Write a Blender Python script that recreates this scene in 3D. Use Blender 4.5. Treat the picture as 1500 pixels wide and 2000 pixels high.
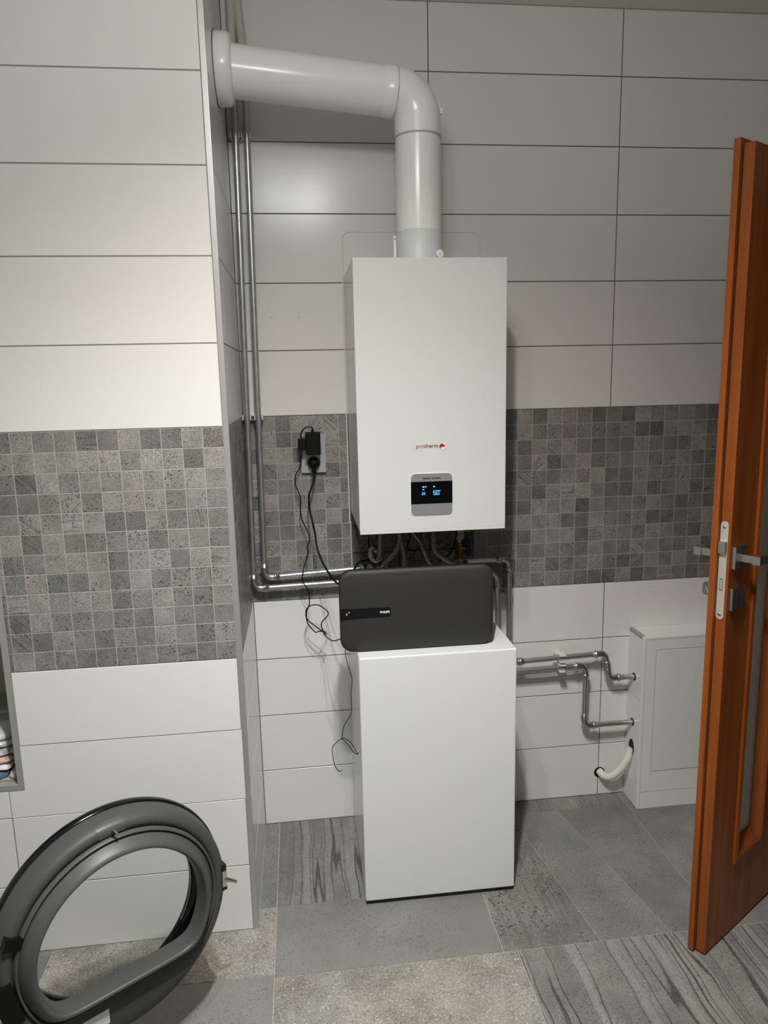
import bpy, bmesh, math, random
from mathutils import Vector, Matrix
random.seed(7)
for o in list(bpy.data.objects): bpy.data.objects.remove(o, do_unlink=True)
scene = bpy.context.scene
COL = scene.collection

# ------------------------------------------------------------------ camera
cam_data = bpy.data.cameras.new('camera')
cam = bpy.data.objects.new('camera', cam_data); COL.objects.link(cam)
cam_data.sensor_fit = 'VERTICAL'; cam_data.sensor_height = 24.0
cam_data.lens = 1410.7 / 2000 * 24.0
cam_data.clip_start = 0.02
R_ = Vector((0.99270969, -0.11854538, -0.02178226))
F_ = Vector((0.11276711, 0.97728892, -0.17941557))
U_ = Vector((0.04255644, 0.17565125, 0.9835322))
M = Matrix.Identity(4)
for i in range(3):
    M[i][0] = R_[i]; M[i][1] = U_[i]; M[i][2] = -F_[i]
M[0][3], M[1][3], M[2][3] = -1.02665, -2.30365, 1.50338
cam.matrix_world = M
scene.camera = cam

# ------------------------------------------------------------------ light and exposure
world = bpy.data.worlds.new('world'); scene.world = world; world.use_nodes = True
world.node_tree.nodes['Background'].inputs[0].default_value = (0.8, 0.85, 0.95, 1)
world.node_tree.nodes['Background'].inputs[1].default_value = 0.02
vs = scene.view_settings
vs.view_transform = 'Standard'; vs.look = 'None'; vs.gamma = 1.0; vs.use_curve_mapping = False
vs.exposure = 0.0
# three reflector bulbs of the ceiling fitting: (position, colour, watts)
# watts, beam angle, aim = tilt towards the back wall / towards the left wall in degrees
BULBS = [((-0.89, -1.48, 2.47), (1.0, 0.935, 0.85), 86.0, 122.0, (13.0, 0.0)),
         ((-0.95, -1.68, 2.47), (0.93, 0.98, 1.0), 122.0, 116.0, (3.0, 0.0)),
         ((-1.10, -1.52, 2.47), (0.95, 0.985, 1.0), 40.0, 120.0, (2.0, 0.0))]
FILL_W = 5.8                           # added point fill under each bulb, lifting the upper walls and ceiling

# ------------------------------------------------------------------ materials
def new_mat(name):
    m = bpy.data.materials.new(name); m.use_nodes = True
    nt = m.node_tree
    return m, nt, nt.nodes['Principled BSDF']

def plain(name, col, rough=0.5, metal=0.0, spec=0.5, coat=0.0, noise=0.0, nscale=30.0, bump=0.0, bscale=200.0, emit=None, estr=0.0, trans=0.0, ior=1.45):
    m, nt, b = new_mat(name)
    b.inputs['Base Color'].default_value = (*col, 1)
    b.inputs['Roughness'].default_value = rough
    b.inputs['Metallic'].default_value = metal
    b.inputs['Specular IOR Level'].default_value = spec
    b.inputs['Coat Weight'].default_value = coat
    b.inputs['Coat Roughness'].default_value = 0.1
    b.inputs['Transmission Weight'].default_value = trans
    b.inputs['IOR'].default_value = ior
    tc = nt.nodes.new('ShaderNodeTexCoord')
    if noise > 0:
        n = nt.nodes.new('ShaderNodeTexNoise'); n.inputs['Scale'].default_value = nscale; n.inputs['Detail'].default_value = 4
        nt.links.new(tc.outputs['Object'], n.inputs['Vector'])
        r = nt.nodes.new('ShaderNodeValToRGB')
        r.color_ramp.elements[0].position = 0.3; r.color_ramp.elements[1].position = 0.7
        r.color_ramp.elements[0].color = (*[c * (1 - noise) for c in col], 1)
        r.color_ramp.elements[1].color = (*[min(1, c * (1 + noise)) for c in col], 1)
        nt.links.new(n.outputs['Fac'], r.inputs['Fac']); nt.links.new(r.outputs['Color'], b.inputs['Base Color'])
    if bump > 0:
        n2 = nt.nodes.new('ShaderNodeTexNoise'); n2.inputs['Scale'].default_value = bscale
        nt.links.new(tc.outputs['Object'], n2.inputs['Vector'])
        bp = nt.nodes.new('ShaderNodeBump'); bp.inputs['Strength'].default_value = bump; bp.inputs['Distance'].default_value = 0.001
        nt.links.new(n2.outputs['Fac'], bp.inputs['Height']); nt.links.new(bp.outputs['Normal'], b.inputs['Normal'])
    if emit:
        b.inputs['Emission Color'].default_value = (*emit, 1); b.inputs['Emission Strength'].default_value = estr
    return m

def stone(name, dark, light, grain=1.0, pits=0.5, sparkle=0.4, stripes=0.0, vary=0.25, axis=0, rough=0.5, gscale=260.0, stripe_random=False, blotch=9.0, wav=0.03, stripe_scale=15.0):
    """grey slate-look porcelain: cloudy tone, fine grain, dark pits, pale sparkles and optional sediment stripes"""
    m, nt, b = new_mat(name); N = nt.nodes; Lk = nt.links.new
    b.inputs['Roughness'].default_value = rough
    tc = N.new('ShaderNodeTexCoord'); oi = N.new('ShaderNodeObjectInfo')
    mul = N.new('ShaderNodeVectorMath'); mul.operation = 'SCALE'; mul.inputs[0].default_value = (37.0, 53.0, 71.0)
    Lk(oi.outputs['Random'], mul.inputs['Scale'])
    add = N.new('ShaderNodeVectorMath'); add.operation = 'ADD'
    Lk(tc.outputs['Object'], add.inputs[0]); Lk(mul.outputs[0], add.inputs[1]); V = add.outputs[0]
    def noise(scale, detail=3, rgh=0.55, vec=None):
        n = N.new('ShaderNodeTexNoise'); n.inputs['Scale'].default_value = scale; n.inputs['Detail'].default_value = detail
        n.inputs['Roughness'].default_value = rgh; Lk(vec or V, n.inputs['Vector']); return n.outputs['Fac']
    def ramp(fac, a, bb, c0=(0, 0, 0), c1=(1, 1, 1)):
        r = N.new('ShaderNodeValToRGB'); r.color_ramp.elements[0].position = a; r.color_ramp.elements[1].position = bb
        r.color_ramp.elements[0].color = (*c0, 1); r.color_ramp.elements[1].color = (*c1, 1); Lk(fac, r.inputs['Fac']); return r.outputs['Color']
    def mix(fac, a, bcol, kind='MIX'):
        x = N.new('ShaderNodeMix'); x.data_type = 'RGBA'; x.blend_type = kind
        if isinstance(fac, float): x.inputs[0].default_value = fac
        else: Lk(fac, x.inputs[0])
        for s, v in ((6, a), (7, bcol)):
            if isinstance(v, tuple): x.inputs[s].default_value = (*v, 1)
            else: Lk(v, x.inputs[s])
        return x.outputs[2]
    def math_(op, a, bb):
        x = N.new('ShaderNodeMath'); x.operation = op
        for s, v in ((0, a), (1, bb)):
            if isinstance(v, (int, float)): x.inputs[s].default_value = v
            else: Lk(v, x.inputs[s])
        return x.outputs[0]
    base = ramp(noise(blotch, 5, 0.6), 0.32, 0.68, dark, light)
    g = ramp(noise(gscale, 4, 0.75), 0.36, 0.64, (0.45,) * 3, (1.55,) * 3)
    base = mix(0.75 * grain, base, g, 'MULTIPLY')
    warm = ramp(noise(4.0, 2), 0.4, 0.65, (1.04, 1.0, 0.94), (0.985, 1.0, 0.995))
    base = mix(0.8, base, warm, 'MULTIPLY')
    if stripes > 0:
        # sediment lines running along one local axis, gently wobbling
        wob = N.new('ShaderNodeTexNoise'); wob.inputs['Scale'].default_value = 5.0; wob.inputs['Detail'].default_value = 2; Lk(V, wob.inputs['Vector'])
        wv = N.new('ShaderNodeVectorMath'); wv.operation = 'MULTIPLY_ADD'
        Lk(wob.outputs['Color'], wv.inputs[0]); wv.inputs[1].default_value = (wav, wav, wav); Lk(V, wv.inputs[2])
        src = wv.outputs[0]
        if stripe_random:              # each small tile is cut in its own direction
            rot = N.new('ShaderNodeVectorRotate'); rot.rotation_type = 'Y_AXIS'; Lk(src, rot.inputs['Vector'])
            Lk(math_('MULTIPLY', math_('FLOOR', math_('MULTIPLY', oi.outputs['Random'], 40.0), 0), 0.7854), rot.inputs['Angle']); src = rot.outputs[0]
        sc = N.new('ShaderNodeVectorMath'); sc.operation = 'MULTIPLY'; sc.inputs[1].default_value = (1.0, 0.03, 0.03); Lk(src, sc.inputs[0])
        big = noise(stripe_scale, 2, 0.6, sc.outputs[0])
        def lines(c0, w0): return ramp(math_('ABSOLUTE', math_('SUBTRACT', big, c0), 0), w0 * 0.4, w0, (1, 1, 1), (0, 0, 0))
        f = stripes
        if stripe_random:
            rr = N.new('ShaderNodeMath'); rr.operation = 'FRACT'
            Lk(math_('MULTIPLY', oi.outputs['Random'], 91.7), rr.inputs[0])
            f = math_('MULTIPLY', math_('GREATER_THAN', rr.outputs[0], 0.84), stripes)
        base = mix(math_('MULTIPLY', lines(0.60, 0.05), math_('MULTIPLY', f, 0.45)), base, tuple(min(1, c * 1.2) for c in light))
        base = mix(math_('MULTIPLY', lines(0.40, 0.035), math_('MULTIPLY', f, 0.45)), base, tuple(c * 0.75 for c in dark))
        for c0, w0 in ((0.445, 0.010), (0.525, 0.010), (0.64, 0.012)):
            base = mix(math_('MULTIPLY', lines(c0, w0), math_('MULTIPLY', f, 0.85)), base, tuple(c * 0.28 for c in dark))
    if pits > 0:
        pm = ramp(noise(gscale * 0.55, 2, 0.5), 0.36, 0.41, (1, 1, 1), (0, 0, 0))
        zone = ramp(noise(blotch * 1.3, 2), 0.40, 0.56)
        base = mix(math_('MULTIPLY', math_('MULTIPLY', pm, zone), pits), base, tuple(c * 0.22 for c in dark))
    if sparkle > 0:
        sm = ramp(noise(gscale * 0.8, 2, 0.5), 0.62, 0.67)
        base = mix(math_('MULTIPLY', sm, sparkle), base, tuple(min(1, c * 1.9) for c in light))
    if vary > 0:
        k = N.new('ShaderNodeMapRange'); k.inputs[3].default_value = 1 - vary; k.inputs[4].default_value = 1 + vary
        Lk(oi.outputs['Random'], k.inputs[0])
        comb = N.new('ShaderNodeCombineColor')
        for i in range(3): Lk(k.outputs[0], comb.inputs[i])
        base = mix(1.0, base, comb.outputs[0], 'MULTIPLY')
    Lk(base, b.inputs['Base Color'])
    bp = N.new('ShaderNodeBump'); bp.inputs['Strength'].default_value = 0.25; bp.inputs['Distance'].default_value = 0.001
    Lk(noise(gscale * 0.6, 4, 0.7), bp.inputs['Height']); Lk(bp.outputs['Normal'], b.inputs['Normal'])
    return m

def wood_mat(name):
    m, nt, b = new_mat(name); N = nt.nodes; Lk = nt.links.new
    tc = N.new('ShaderNodeTexCoord'); sc = N.new('ShaderNodeVectorMath'); sc.operation = 'MULTIPLY'
    sc.inputs[1].default_value = (1.0, 1.0, 0.035); Lk(tc.outputs['Object'], sc.inputs[0])
    n = N.new('ShaderNodeTexNoise'); n.inputs['Scale'].default_value = 45; n.inputs['Detail'].default_value = 5; n.inputs['Distortion'].default_value = 0.6
    Lk(sc.outputs[0], n.inputs['Vector'])
    r = N.new('ShaderNodeValToRGB'); r.color_ramp.elements[0].position = 0.3; r.color_ramp.elements[1].position = 0.72
    r.color_ramp.elements[0].color = (0.175, 0.040, 0.007, 1); r.color_ramp.elements[1].color = (0.285, 0.076, 0.011, 1)
    Lk(n.outputs['Fac'], r.inputs['Fac'])
    k = N.new('ShaderNodeTexVoronoi'); k.inputs['Scale'].default_value = 2.2; Lk(tc.outputs['Object'], k.inputs['Vector'])
    kr = N.new('ShaderNodeValToRGB'); kr.color_ramp.elements[0].position = 0.02; kr.color_ramp.elements[1].position = 0.045
    kr.color_ramp.elements[0].color = (0.35, 0.3, 0.3, 1); kr.color_ramp.elements[1].color = (1, 1, 1, 1); Lk(k.outputs['Distance'], kr.inputs['Fac'])
    mx = N.new('ShaderNodeMix'); mx.data_type = 'RGBA'; mx.blend_type = 'MULTIPLY'; mx.inputs[0].default_value = 1.0
    Lk(r.outputs['Color'], mx.inputs[6]); Lk(kr.outputs['Color'], mx.inputs[7]); Lk(mx.outputs[2], b.inputs['Base Color'])
    b.inputs['Roughness'].default_value = 0.42; b.inputs['Specular IOR Level'].default_value = 0.3
    return m

def bark_glass(name):
    m, nt, b = new_mat(name); N = nt.nodes; Lk = nt.links.new
    b.inputs['Base Color'].default_value = (0.62, 0.60, 0.55, 1); b.inputs['Roughness'].default_value = 0.28
    b.inputs['Transmission Weight'].default_value = 0.55
    tc = N.new('ShaderNodeTexCoord'); sc = N.new('ShaderNodeVectorMath'); sc.operation = 'MULTIPLY'
    sc.inputs[1].default_value = (1.0, 1.0, 0.02); Lk(tc.outputs['Object'], sc.inputs[0])
    n = N.new('ShaderNodeTexNoise'); n.inputs['Scale'].default_value = 220; n.inputs['Detail'].default_value = 3; Lk(sc.outputs[0], n.inputs['Vector'])
    bp = N.new('ShaderNodeBump'); bp.inputs['Strength'].default_value = 1.0; bp.inputs['Distance'].default_value = 0.004
    Lk(n.outputs['Fac'], bp.inputs['Height']); Lk(bp.outputs['Normal'], b.inputs['Normal'])
    return m

def clear_pane(name):
    m, nt, b = new_mat(name); N = nt.nodes
    out = N['Material Output']
    tr = N.new('ShaderNodeBsdfTransparent'); tr.inputs[0].default_value = (0.93, 0.94, 0.94, 1)
    gl = N.new('ShaderNodeBsdfGlossy'); gl.inputs['Roughness'].default_value = 0.03
    fr = N.new('ShaderNodeFresnel'); fr.inputs[0].default_value = 1.3
    mx = N.new('ShaderNodeMixShader')
    nt.links.new(fr.outputs[0], mx.inputs[0]); nt.links.new(tr.outputs[0], mx.inputs[1]); nt.links.new(gl.outputs[0], mx.inputs[2])
    nt.links.new(mx.outputs[0], out.inputs['Surface'])
    return m

def old_tile_mat(name):
    m, nt, b = new_mat(name); N = nt.nodes; Lk = nt.links.new
    tc = N.new('ShaderNodeTexCoord'); oi = N.new('ShaderNodeObjectInfo')
    ad = N.new('ShaderNodeVectorMath'); ad.operation = 'ADD'
    sm = N.new('ShaderNodeVectorMath'); sm.operation = 'SCALE'; sm.inputs[0].default_value = (13, 7, 29); Lk(oi.outputs['Random'], sm.inputs['Scale'])
    Lk(tc.outputs['Object'], ad.inputs[0]); Lk(sm.outputs[0], ad.inputs[1])
    n = N.new('ShaderNodeTexNoise'); n.inputs['Scale'].default_value = 32; n.inputs['Detail'].default_value = 2; n.inputs['Distortion'].default_value = 1.5; Lk(ad.outputs[0], n.inputs['Vector'])
    r = N.new('ShaderNodeValToRGB'); e = r.color_ramp.elements
    e[0].position = 0.5; e[0].color = (0.15, 0.145, 0.12, 1); e[1].position = 0.56; e[1].color = (0.15, 0.145, 0.12, 1)
    x = e.new(0.515); x.color = (0.03, 0.028, 0.025, 1); x = e.new(0.535); x.color = (0.03, 0.028, 0.025, 1)
    Lk(n.outputs['Fac'], r.inputs['Fac']); Lk(r.outputs['Color'], b.inputs['Base Color']); b.inputs['Roughness'].default_value = 0.5
    return m

MAT = {
 'white_tile': plain('white_glazed_tile', (0.735, 0.725, 0.70), 0.21, spec=0.45, noise=0.015, nscale=3, bump=0.02, bscale=30),
 'grout_grey': plain('grey_grout', (0.26, 0.255, 0.24), 0.9),
 'grout_light': plain('light_grout', (0.42, 0.40, 0.37), 0.9),
 'mosaic': stone('mosaic_stone', (0.165, 0.162, 0.153), (0.245, 0.24, 0.226), 1.0, 1.0, 0.55, stripes=0.9, stripe_random=True, vary=0.33, rough=0.42, gscale=430, blotch=14, wav=0.03, stripe_scale=55),
 'mosaic_grout': plain('mosaic_grout', (0.40, 0.385, 0.355), 0.9),
 'grout_dark': plain('dark_grout', (0.13, 0.125, 0.11), 0.9),
 'fl_striped': stone('floor_striped_stone', (0.145, 0.143, 0.132), (0.235, 0.232, 0.215), 0.65, 0.45, 0.3, stripes=1.0, vary=0.05, gscale=300, blotch=6, wav=0.03, stripe_scale=11),
 'fl_granular': stone('floor_granular_stone', (0.19, 0.178, 0.16), (0.33, 0.315, 0.285), 0.9, 0.5, 0.55, vary=0.05, gscale=210, blotch=9),
 'fl_smooth': stone('floor_smooth_stone', (0.16, 0.159, 0.15), (0.235, 0.233, 0.219), 0.35, 0.4, 0.15, vary=0.04, gscale=320, blotch=4),
 'fl_speckled': stone('floor_speckled_stone', (0.135, 0.132, 0.12), (0.225, 0.22, 0.20), 0.85, 0.95, 0.5, stripes=0.35, vary=0.06, gscale=300, blotch=7, wav=0.05),
 'fl_mottled': stone('floor_mottled_stone', (0.145, 0.146, 0.137), (0.235, 0.235, 0.22), 0.6, 0.6, 0.35, vary=0.08, gscale=340, blotch=5),
 'plaster': plain('white_plaster', (0.80, 0.785, 0.76), 0.9, noise=0.03, nscale=8),
 'plaster_grey': plain('grey_beige_plaster', (0.36, 0.35, 0.33), 0.9, noise=0.03, nscale=8),
 'ceiling': plain('ceiling_paint', (0.78, 0.76, 0.70), 0.95, noise=0.03, nscale=6),
 'alu': plain('satin_aluminium', (0.50, 0.50, 0.49), 0.42, metal=0.7, spec=0.5),
 'alu_dull': plain('dull_grey_trim', (0.36, 0.36, 0.345), 0.5, metal=0.25),
 'white_metal': plain('white_enamel', (0.60, 0.605, 0.595), 0.20, spec=0.5),
 'tank_white': plain('white_tank_enamel', (0.71, 0.713, 0.70), 0.22, spec=0.5),
 'black_plastic': plain('black_plastic', (0.004, 0.004, 0.004), 0.5, spec=0.2),
 'black_matte': plain('black_matte', (0.012, 0.012, 0.012), 0.8, spec=0.2),
 'flue': plain('white_flue_coating', (0.83, 0.825, 0.80), 0.20, spec=0.5),
 'flue_grey': plain('pale_grey_plastic', (0.62, 0.64, 0.66), 0.42),
 'seam': plain('grey_seam', (0.42, 0.42, 0.40), 0.7),
 'zinc': plain('zinc_steel', (0.50, 0.51, 0.51), 0.36, metal=0.9, noise=0.1, nscale=40),
 'press': plain('press_fitting_steel', (0.48, 0.48, 0.47), 0.28, metal=0.95),
 'corrugated': plain('corrugated_steel', (0.44, 0.42, 0.37), 0.25, metal=1.0),
 'brass': plain('aged_brass', (0.40, 0.24, 0.09), 0.35, metal=1.0, noise=0.2, nscale=60),
 'blue_plastic': plain('dark_blue_plastic', (0.01, 0.018, 0.06), 0.4),
 'clip': plain('white_clip_plastic', (0.68, 0.66, 0.61), 0.45),
 'beige_clip': plain('beige_clip_plastic', (0.52, 0.46, 0.36), 0.5),
 'sleeve': plain('beige_pipe_sleeve', (0.50, 0.48, 0.42), 0.7, bump=0.1, bscale=60),
 'panel_grey': plain('control_panel_grey', (0.21, 0.21, 0.205), 0.4),
 'panel_rim': plain('control_panel_rim', (0.82, 0.82, 0.80), 0.35),
 'display': plain('black_display', (0.001, 0.001, 0.0015), 0.35, spec=0.15),
 'digit': plain('blue_digit_glow', (0.05, 0.3, 0.5), 0.5, emit=(0.10, 0.55, 0.95), estr=1.1),
 'led_red': plain('red_indicator_glow', (0.5, 0.02, 0.02), 0.5, emit=(1.0, 0.03, 0.05), estr=1.6),
 'pink_mark': plain('pink_button_print', (0.62, 0.10, 0.16), 0.5, emit=(0.9, 0.1, 0.25), estr=0.18),
 'logo_red': plain('logo_red', (0.42, 0.006, 0.008), 0.45),
 'logo_pro': plain('logo_dull_red', (0.34, 0.06, 0.05), 0.5),
 'logo_dark': plain('logo_dark', (0.07, 0.05, 0.05), 0.5),
 'print_black': plain('print_black', (0.012, 0.012, 0.012), 0.6),
 'print_white': plain('print_white', (0.75, 0.75, 0.75), 0.6),
 'print_grey': plain('print_grey', (0.33, 0.32, 0.31), 0.6),
 'speaker': plain('charcoal_speaker_cloth', (0.029, 0.0285, 0.027), 0.5, spec=0.4, bump=0.25, bscale=1400),
 'speaker_shell': plain('black_speaker_shell', (0.010, 0.010, 0.010), 0.35),
 'gloss_black': plain('gloss_black', (0.004, 0.004, 0.005), 0.12, spec=0.5),
 'silver_plate': plain('silver_grey_plate', (0.44, 0.46, 0.46), 0.35, metal=0.35, bump=0.05, bscale=300),
 'wood': wood_mat('varnished_reddish_wood'),
 'bark_glass': bark_glass('bark_pattern_glass'),
 'nickel': plain('satin_nickel', (0.50, 0.47, 0.43), 0.30, metal=1.0),
 'lock_plate': plain('nickel_silver_plate', (0.56, 0.53, 0.46), 0.45, metal=0.5),
 'dark_hole': plain('dark_hole', (0.008, 0.007, 0.006), 0.9),
 'hose': plain('cream_hose', (0.68, 0.67, 0.60), 0.4),
 'panel_white': plain('white_access_panel', (0.70, 0.71, 0.70), 0.4),
 'washer_dark': plain('dark_grey_moulding', (0.062, 0.062, 0.060), 0.5, spec=0.4, bump=0.12, bscale=900),
 'washer_lip': plain('dark_grey_lip', (0.075, 0.075, 0.072), 0.42, spec=0.45, bump=0.08, bscale=900),
 'chrome': plain('chrome', (0.62, 0.60, 0.56), 0.12, metal=1.0),
 'pane': clear_pane('clear_door_pane'),
 'clear_plastic': plain('clear_hook_plastic', (0.75, 0.75, 0.73), 0.15, trans=0.6),
 'old_tile': old_tile_mat('old_patterned_tile'),
 'mortar': plain('dark_mortar', (0.06, 0.057, 0.05), 0.95, noise=0.3, nscale=40),
 'niche_wall': plain('beige_niche_wall', (0.42, 0.38, 0.28), 0.9),
 'cloth_white': plain('white_towel', (0.74, 0.74, 0.73), 0.95, bump=0.6, bscale=300),
 'cloth_pink': plain('pale_pink_cloth', (0.62, 0.42, 0.36), 0.95, bump=0.4, bscale=300),
 'cloth_blue': plain('slate_blue_cloth', (0.10, 0.13, 0.25), 0.95, bump=0.4, bscale=300),
 'cloth_grey': plain('grey_patterned_cloth', (0.42, 0.42, 0.42), 0.95, noise=0.85, nscale=60),
 'crate': plain('grey_crate_plastic', (0.30, 0.31, 0.30), 0.55),
 'sealant': plain('old_sealant', (0.70, 0.685, 0.645), 0.35),
 'bulb': plain('bulb_lens', (1, 1, 1), 0.4, emit=(1.0, 0.93, 0.84), estr=6.0),
 'spot_body': plain('spot_housing', (0.6, 0.6, 0.6), 0.35, metal=0.8),
 'cap_pink': plain('screw_hole_plug', (0.60, 0.50, 0.45), 0.6),
}

# ------------------------------------------------------------------ object helpers
def props(o, label=None, cat=None, group=None, kind=None):
    if label: o['label'] = label
    if cat: o['category'] = cat
    if group: o['group'] = group
    if kind: o['kind'] = kind
    return o

def link(name, me, mat, parent=None, loc=None, rot=None):
    if mat is not None and len(me.materials) == 0: me.materials.append(MAT[mat] if isinstance(mat, str) else mat)
    o = bpy.data.objects.new(name, me); COL.objects.link(o)
    if loc is not None: o.location = loc
    if rot is not None: o.rotation_euler = rot
    if parent is not None: o.parent = parent
    return o

def empty(name, loc=(0, 0, 0), label=None, cat=None, group=None, kind=None, rotz=0.0):
    o = bpy.data.objects.new(name, None); COL.objects.link(o)
    o.location = loc; o.rotation_euler = (0, 0, rotz); o.empty_display_size = 0.05
    return props(o, label, cat, group, kind)

class MB:
    """collects faces, builds ONE mesh object"""
    def __init__(s): s.v = []; s.f = []; s.sm = []
    def add(s, verts, faces, smooth=False):
        k = len(s.v); s.v += [tuple(p) for p in verts]
        s.f += [tuple(i + k for i in f) for f in faces]; s.sm += [smooth] * len(faces); return s
    def box(s, x0, x1, y0, y1, z0, z1, b=0.0):
        bm = bmesh.new(); bmesh.ops.create_cube(bm, size=1)
        for v in bm.verts:
            v.co = Vector(((x0 + x1) / 2 + v.co.x * (x1 - x0), (y0 + y1) / 2 + v.co.y * (y1 - y0), (z0 + z1) / 2 + v.co.z * (z1 - z0)))
        if b > 0: bmesh.ops.bevel(bm, geom=bm.edges[:], offset=b, segments=3, affect='EDGES', profile=0.6)
        bm.verts.ensure_lookup_table(); bm.verts.index_update()
        s.add([v.co[:] for v in bm.verts], [[v.index for v in f.verts] for f in bm.faces], False); bm.free(); return s
    def loft(s, loops, cap0=True, cap1=True, smooth=True, closed=False):
        n = len(loops[0]); V = [p for l in loops for p in l]; Fc = []
        m = len(loops)
        for i in range(m if closed else m - 1):
            a = i * n; b = ((i + 1) % m) * n
            for j in range(n):
                k = (j + 1) % n; Fc.append((a + j, a + k, b + k, b + j))
        s.add(V, Fc, smooth)
        if not closed:
            if cap0: s.add(loops[0], [tuple(reversed(range(n)))], False)
            if cap1: s.add(loops[-1], [tuple(range(n))], False)
        return s
    def tube(s, pts, r, seg=12, caps=True, radii=None):
        P = [Vector(p) for p in pts]; loops = []
        t = (P[1] - P[0]).normalized()
        up = Vector((0, 0, 1)) if abs(t.z) < 0.9 else Vector((1, 0, 0))
        u = t.cross(up).normalized()
        for i, p in enumerate(P):
            if i == 0: t = (P[1] - P[0]).normalized()
            elif i == len(P) - 1: t = (P[-1] - P[-2]).normalized()
            else:
                t = ((P[i + 1] - P[i]).normalized() + (P[i] - P[i - 1]).normalized())
                t = t.normalized() if t.length > 1e-6 else (P[i + 1] - P[i]).normalized()
            u = (u - t * u.dot(t)).normalized(); w = t.cross(u)
            rr = radii[i] if radii else r
            loops.append([p + (u * math.cos(a) + w * math.sin(a)) * rr for a in [2 * math.pi * j / seg for j in range(seg)]])
        return s.loft(loops, caps, caps, True)
    def lathe(s, origin, axis, prof, seg=32):
        """prof: list of (distance along axis, radius)"""
        o = Vector(origin); t = Vector(axis).normalized()
        up = Vector((0, 0, 1)) if abs(t.z) < 0.9 else Vector((1, 0, 0))
        u = t.cross(up).normalized(); w = t.cross(u)
        loops = [[o + t * d + (u * math.cos(a) + w * math.sin(a)) * r for a in [2 * math.pi * j / seg for j in range(seg)]] for d, r in prof]
        return s.loft(loops, True, True, True)
    def prism_xz(s, pts, y0, y1, smooth=False):
        """outline in XZ, from y0 (front, smaller y) to y1"""
        return s.loft([[(x, y1, z) for x, z in pts], [(x, y0, z) for x, z in pts]], True, True, smooth)
    def mesh(s, name):
        me = bpy.data.meshes.new(name); me.from_pydata(s.v, [], s.f); me.update()
        bm = bmesh.new(); bm.from_mesh(me); bmesh.ops.recalc_face_normals(bm, faces=bm.faces); bm.to_mesh(me); bm.free()
        me.polygons.foreach_set('use_smooth', s.sm); me.update()
        return me
    def obj(s, name, mat, parent=None, loc=None, rot=None):
        return link(name, s.mesh(name), mat, parent, loc, rot)

def smooth_path(pts, n=6):
    """Catmull-Rom through the points"""
    P = [Vector(p) for p in pts]; P = [P[0] * 2 - P[1]] + P + [P[-1] * 2 - P[-2]]; out = []
    for i in range(1, len(P) - 2):
        a, b, c, d = P[i - 1], P[i], P[i + 1], P[i + 2]
        for k in range(n):
            t = k / n
            out.append(0.5 * ((2 * b) + (c - a) * t + (2 * a - 5 * b + 4 * c - d) * t * t + (3 * b - a - 3 * c + d) * t ** 3))
    out.append(P[-2]); return out

def rrect(x0, x1, z0, z1, r, n=6):
    pts = []
    for cx, cz, a0 in ((x1 - r, z1 - r, 0), (x0 + r, z1 - r, 90), (x0 + r, z0 + r, 180), (x1 - r, z0 + r, 270)):
        for k in range(n + 1):
            a = math.radians(a0 + 90 * k / n); pts.append((cx + r * math.cos(a), cz + r * math.sin(a)))
    return pts

_tile_cache = {}
def tile_mesh(w, h, t, mat, c=0.0007):
    """wall tile with chamfered face, local: X width, Z height (centred), face towards -Y at y=0"""
    key = (round(w, 4), round(h, 4), t, mat)
    if key in _tile_cache: return _tile_cache[key]
    a, b = w / 2, h / 2
    def L(x, z, y): return [(-x, y, -z), (x, y, -z), (x, y, z), (-x, y, z)]
    m = MB(); m.loft([L(a, b, t), L(a, b, c), L(a - c, b - c, 0)], True, True, False)
    me = m.mesh('tile'); me.materials.append(MAT[mat]); _tile_cache[key] = me
    return me

def text_mesh(txt, size, ext=0.0004, bold=0.0):
    cu = bpy.data.curves.new('txt', 'FONT'); cu.body = txt; cu.size = size; cu.extrude = ext; cu.offset = bold
    cu.align_x = 'LEFT'; cu.align_y = 'BOTTOM_BASELINE'; cu.resolution_u = 3
    ob = bpy.data.objects.new('txt', cu); COL.objects.link(ob)
    dg = bpy.context.evaluated_depsgraph_get()
    me = bpy.data.meshes.new_from_object(ob.evaluated_get(dg))
    bpy.data.objects.remove(ob, do_unlink=True)
    me.materials.clear()
    xs = [v.co.x for v in me.vertices]
    return me, (max(xs) - min(xs)) if xs else 0

def text_obj(name, txt, x0, z0, width, y, mat, parent, size=0.01, bold=0.0, rot=None):
    me, w = text_mesh(txt, size, bold=bold)
    k = width / w if w else 1
    o = link(name, me, mat, parent, (x0, y, z0), rot or (math.radians(90), 0, 0)); o.scale = (k, k, 1)
    return o

# ================================================================== SETTING
CEIL = 2.588
XL, XR, YF = -2.60, 0.72, -3.30        # room limits: left wall, right wall, wall behind the camera
PD = -0.488                            # face of the projecting left wall
PX = -1.197                            # its right side
J = 0.0030                             # joint width of large tiles
MJ = 0.0020                            # joint width of mosaic

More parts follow.
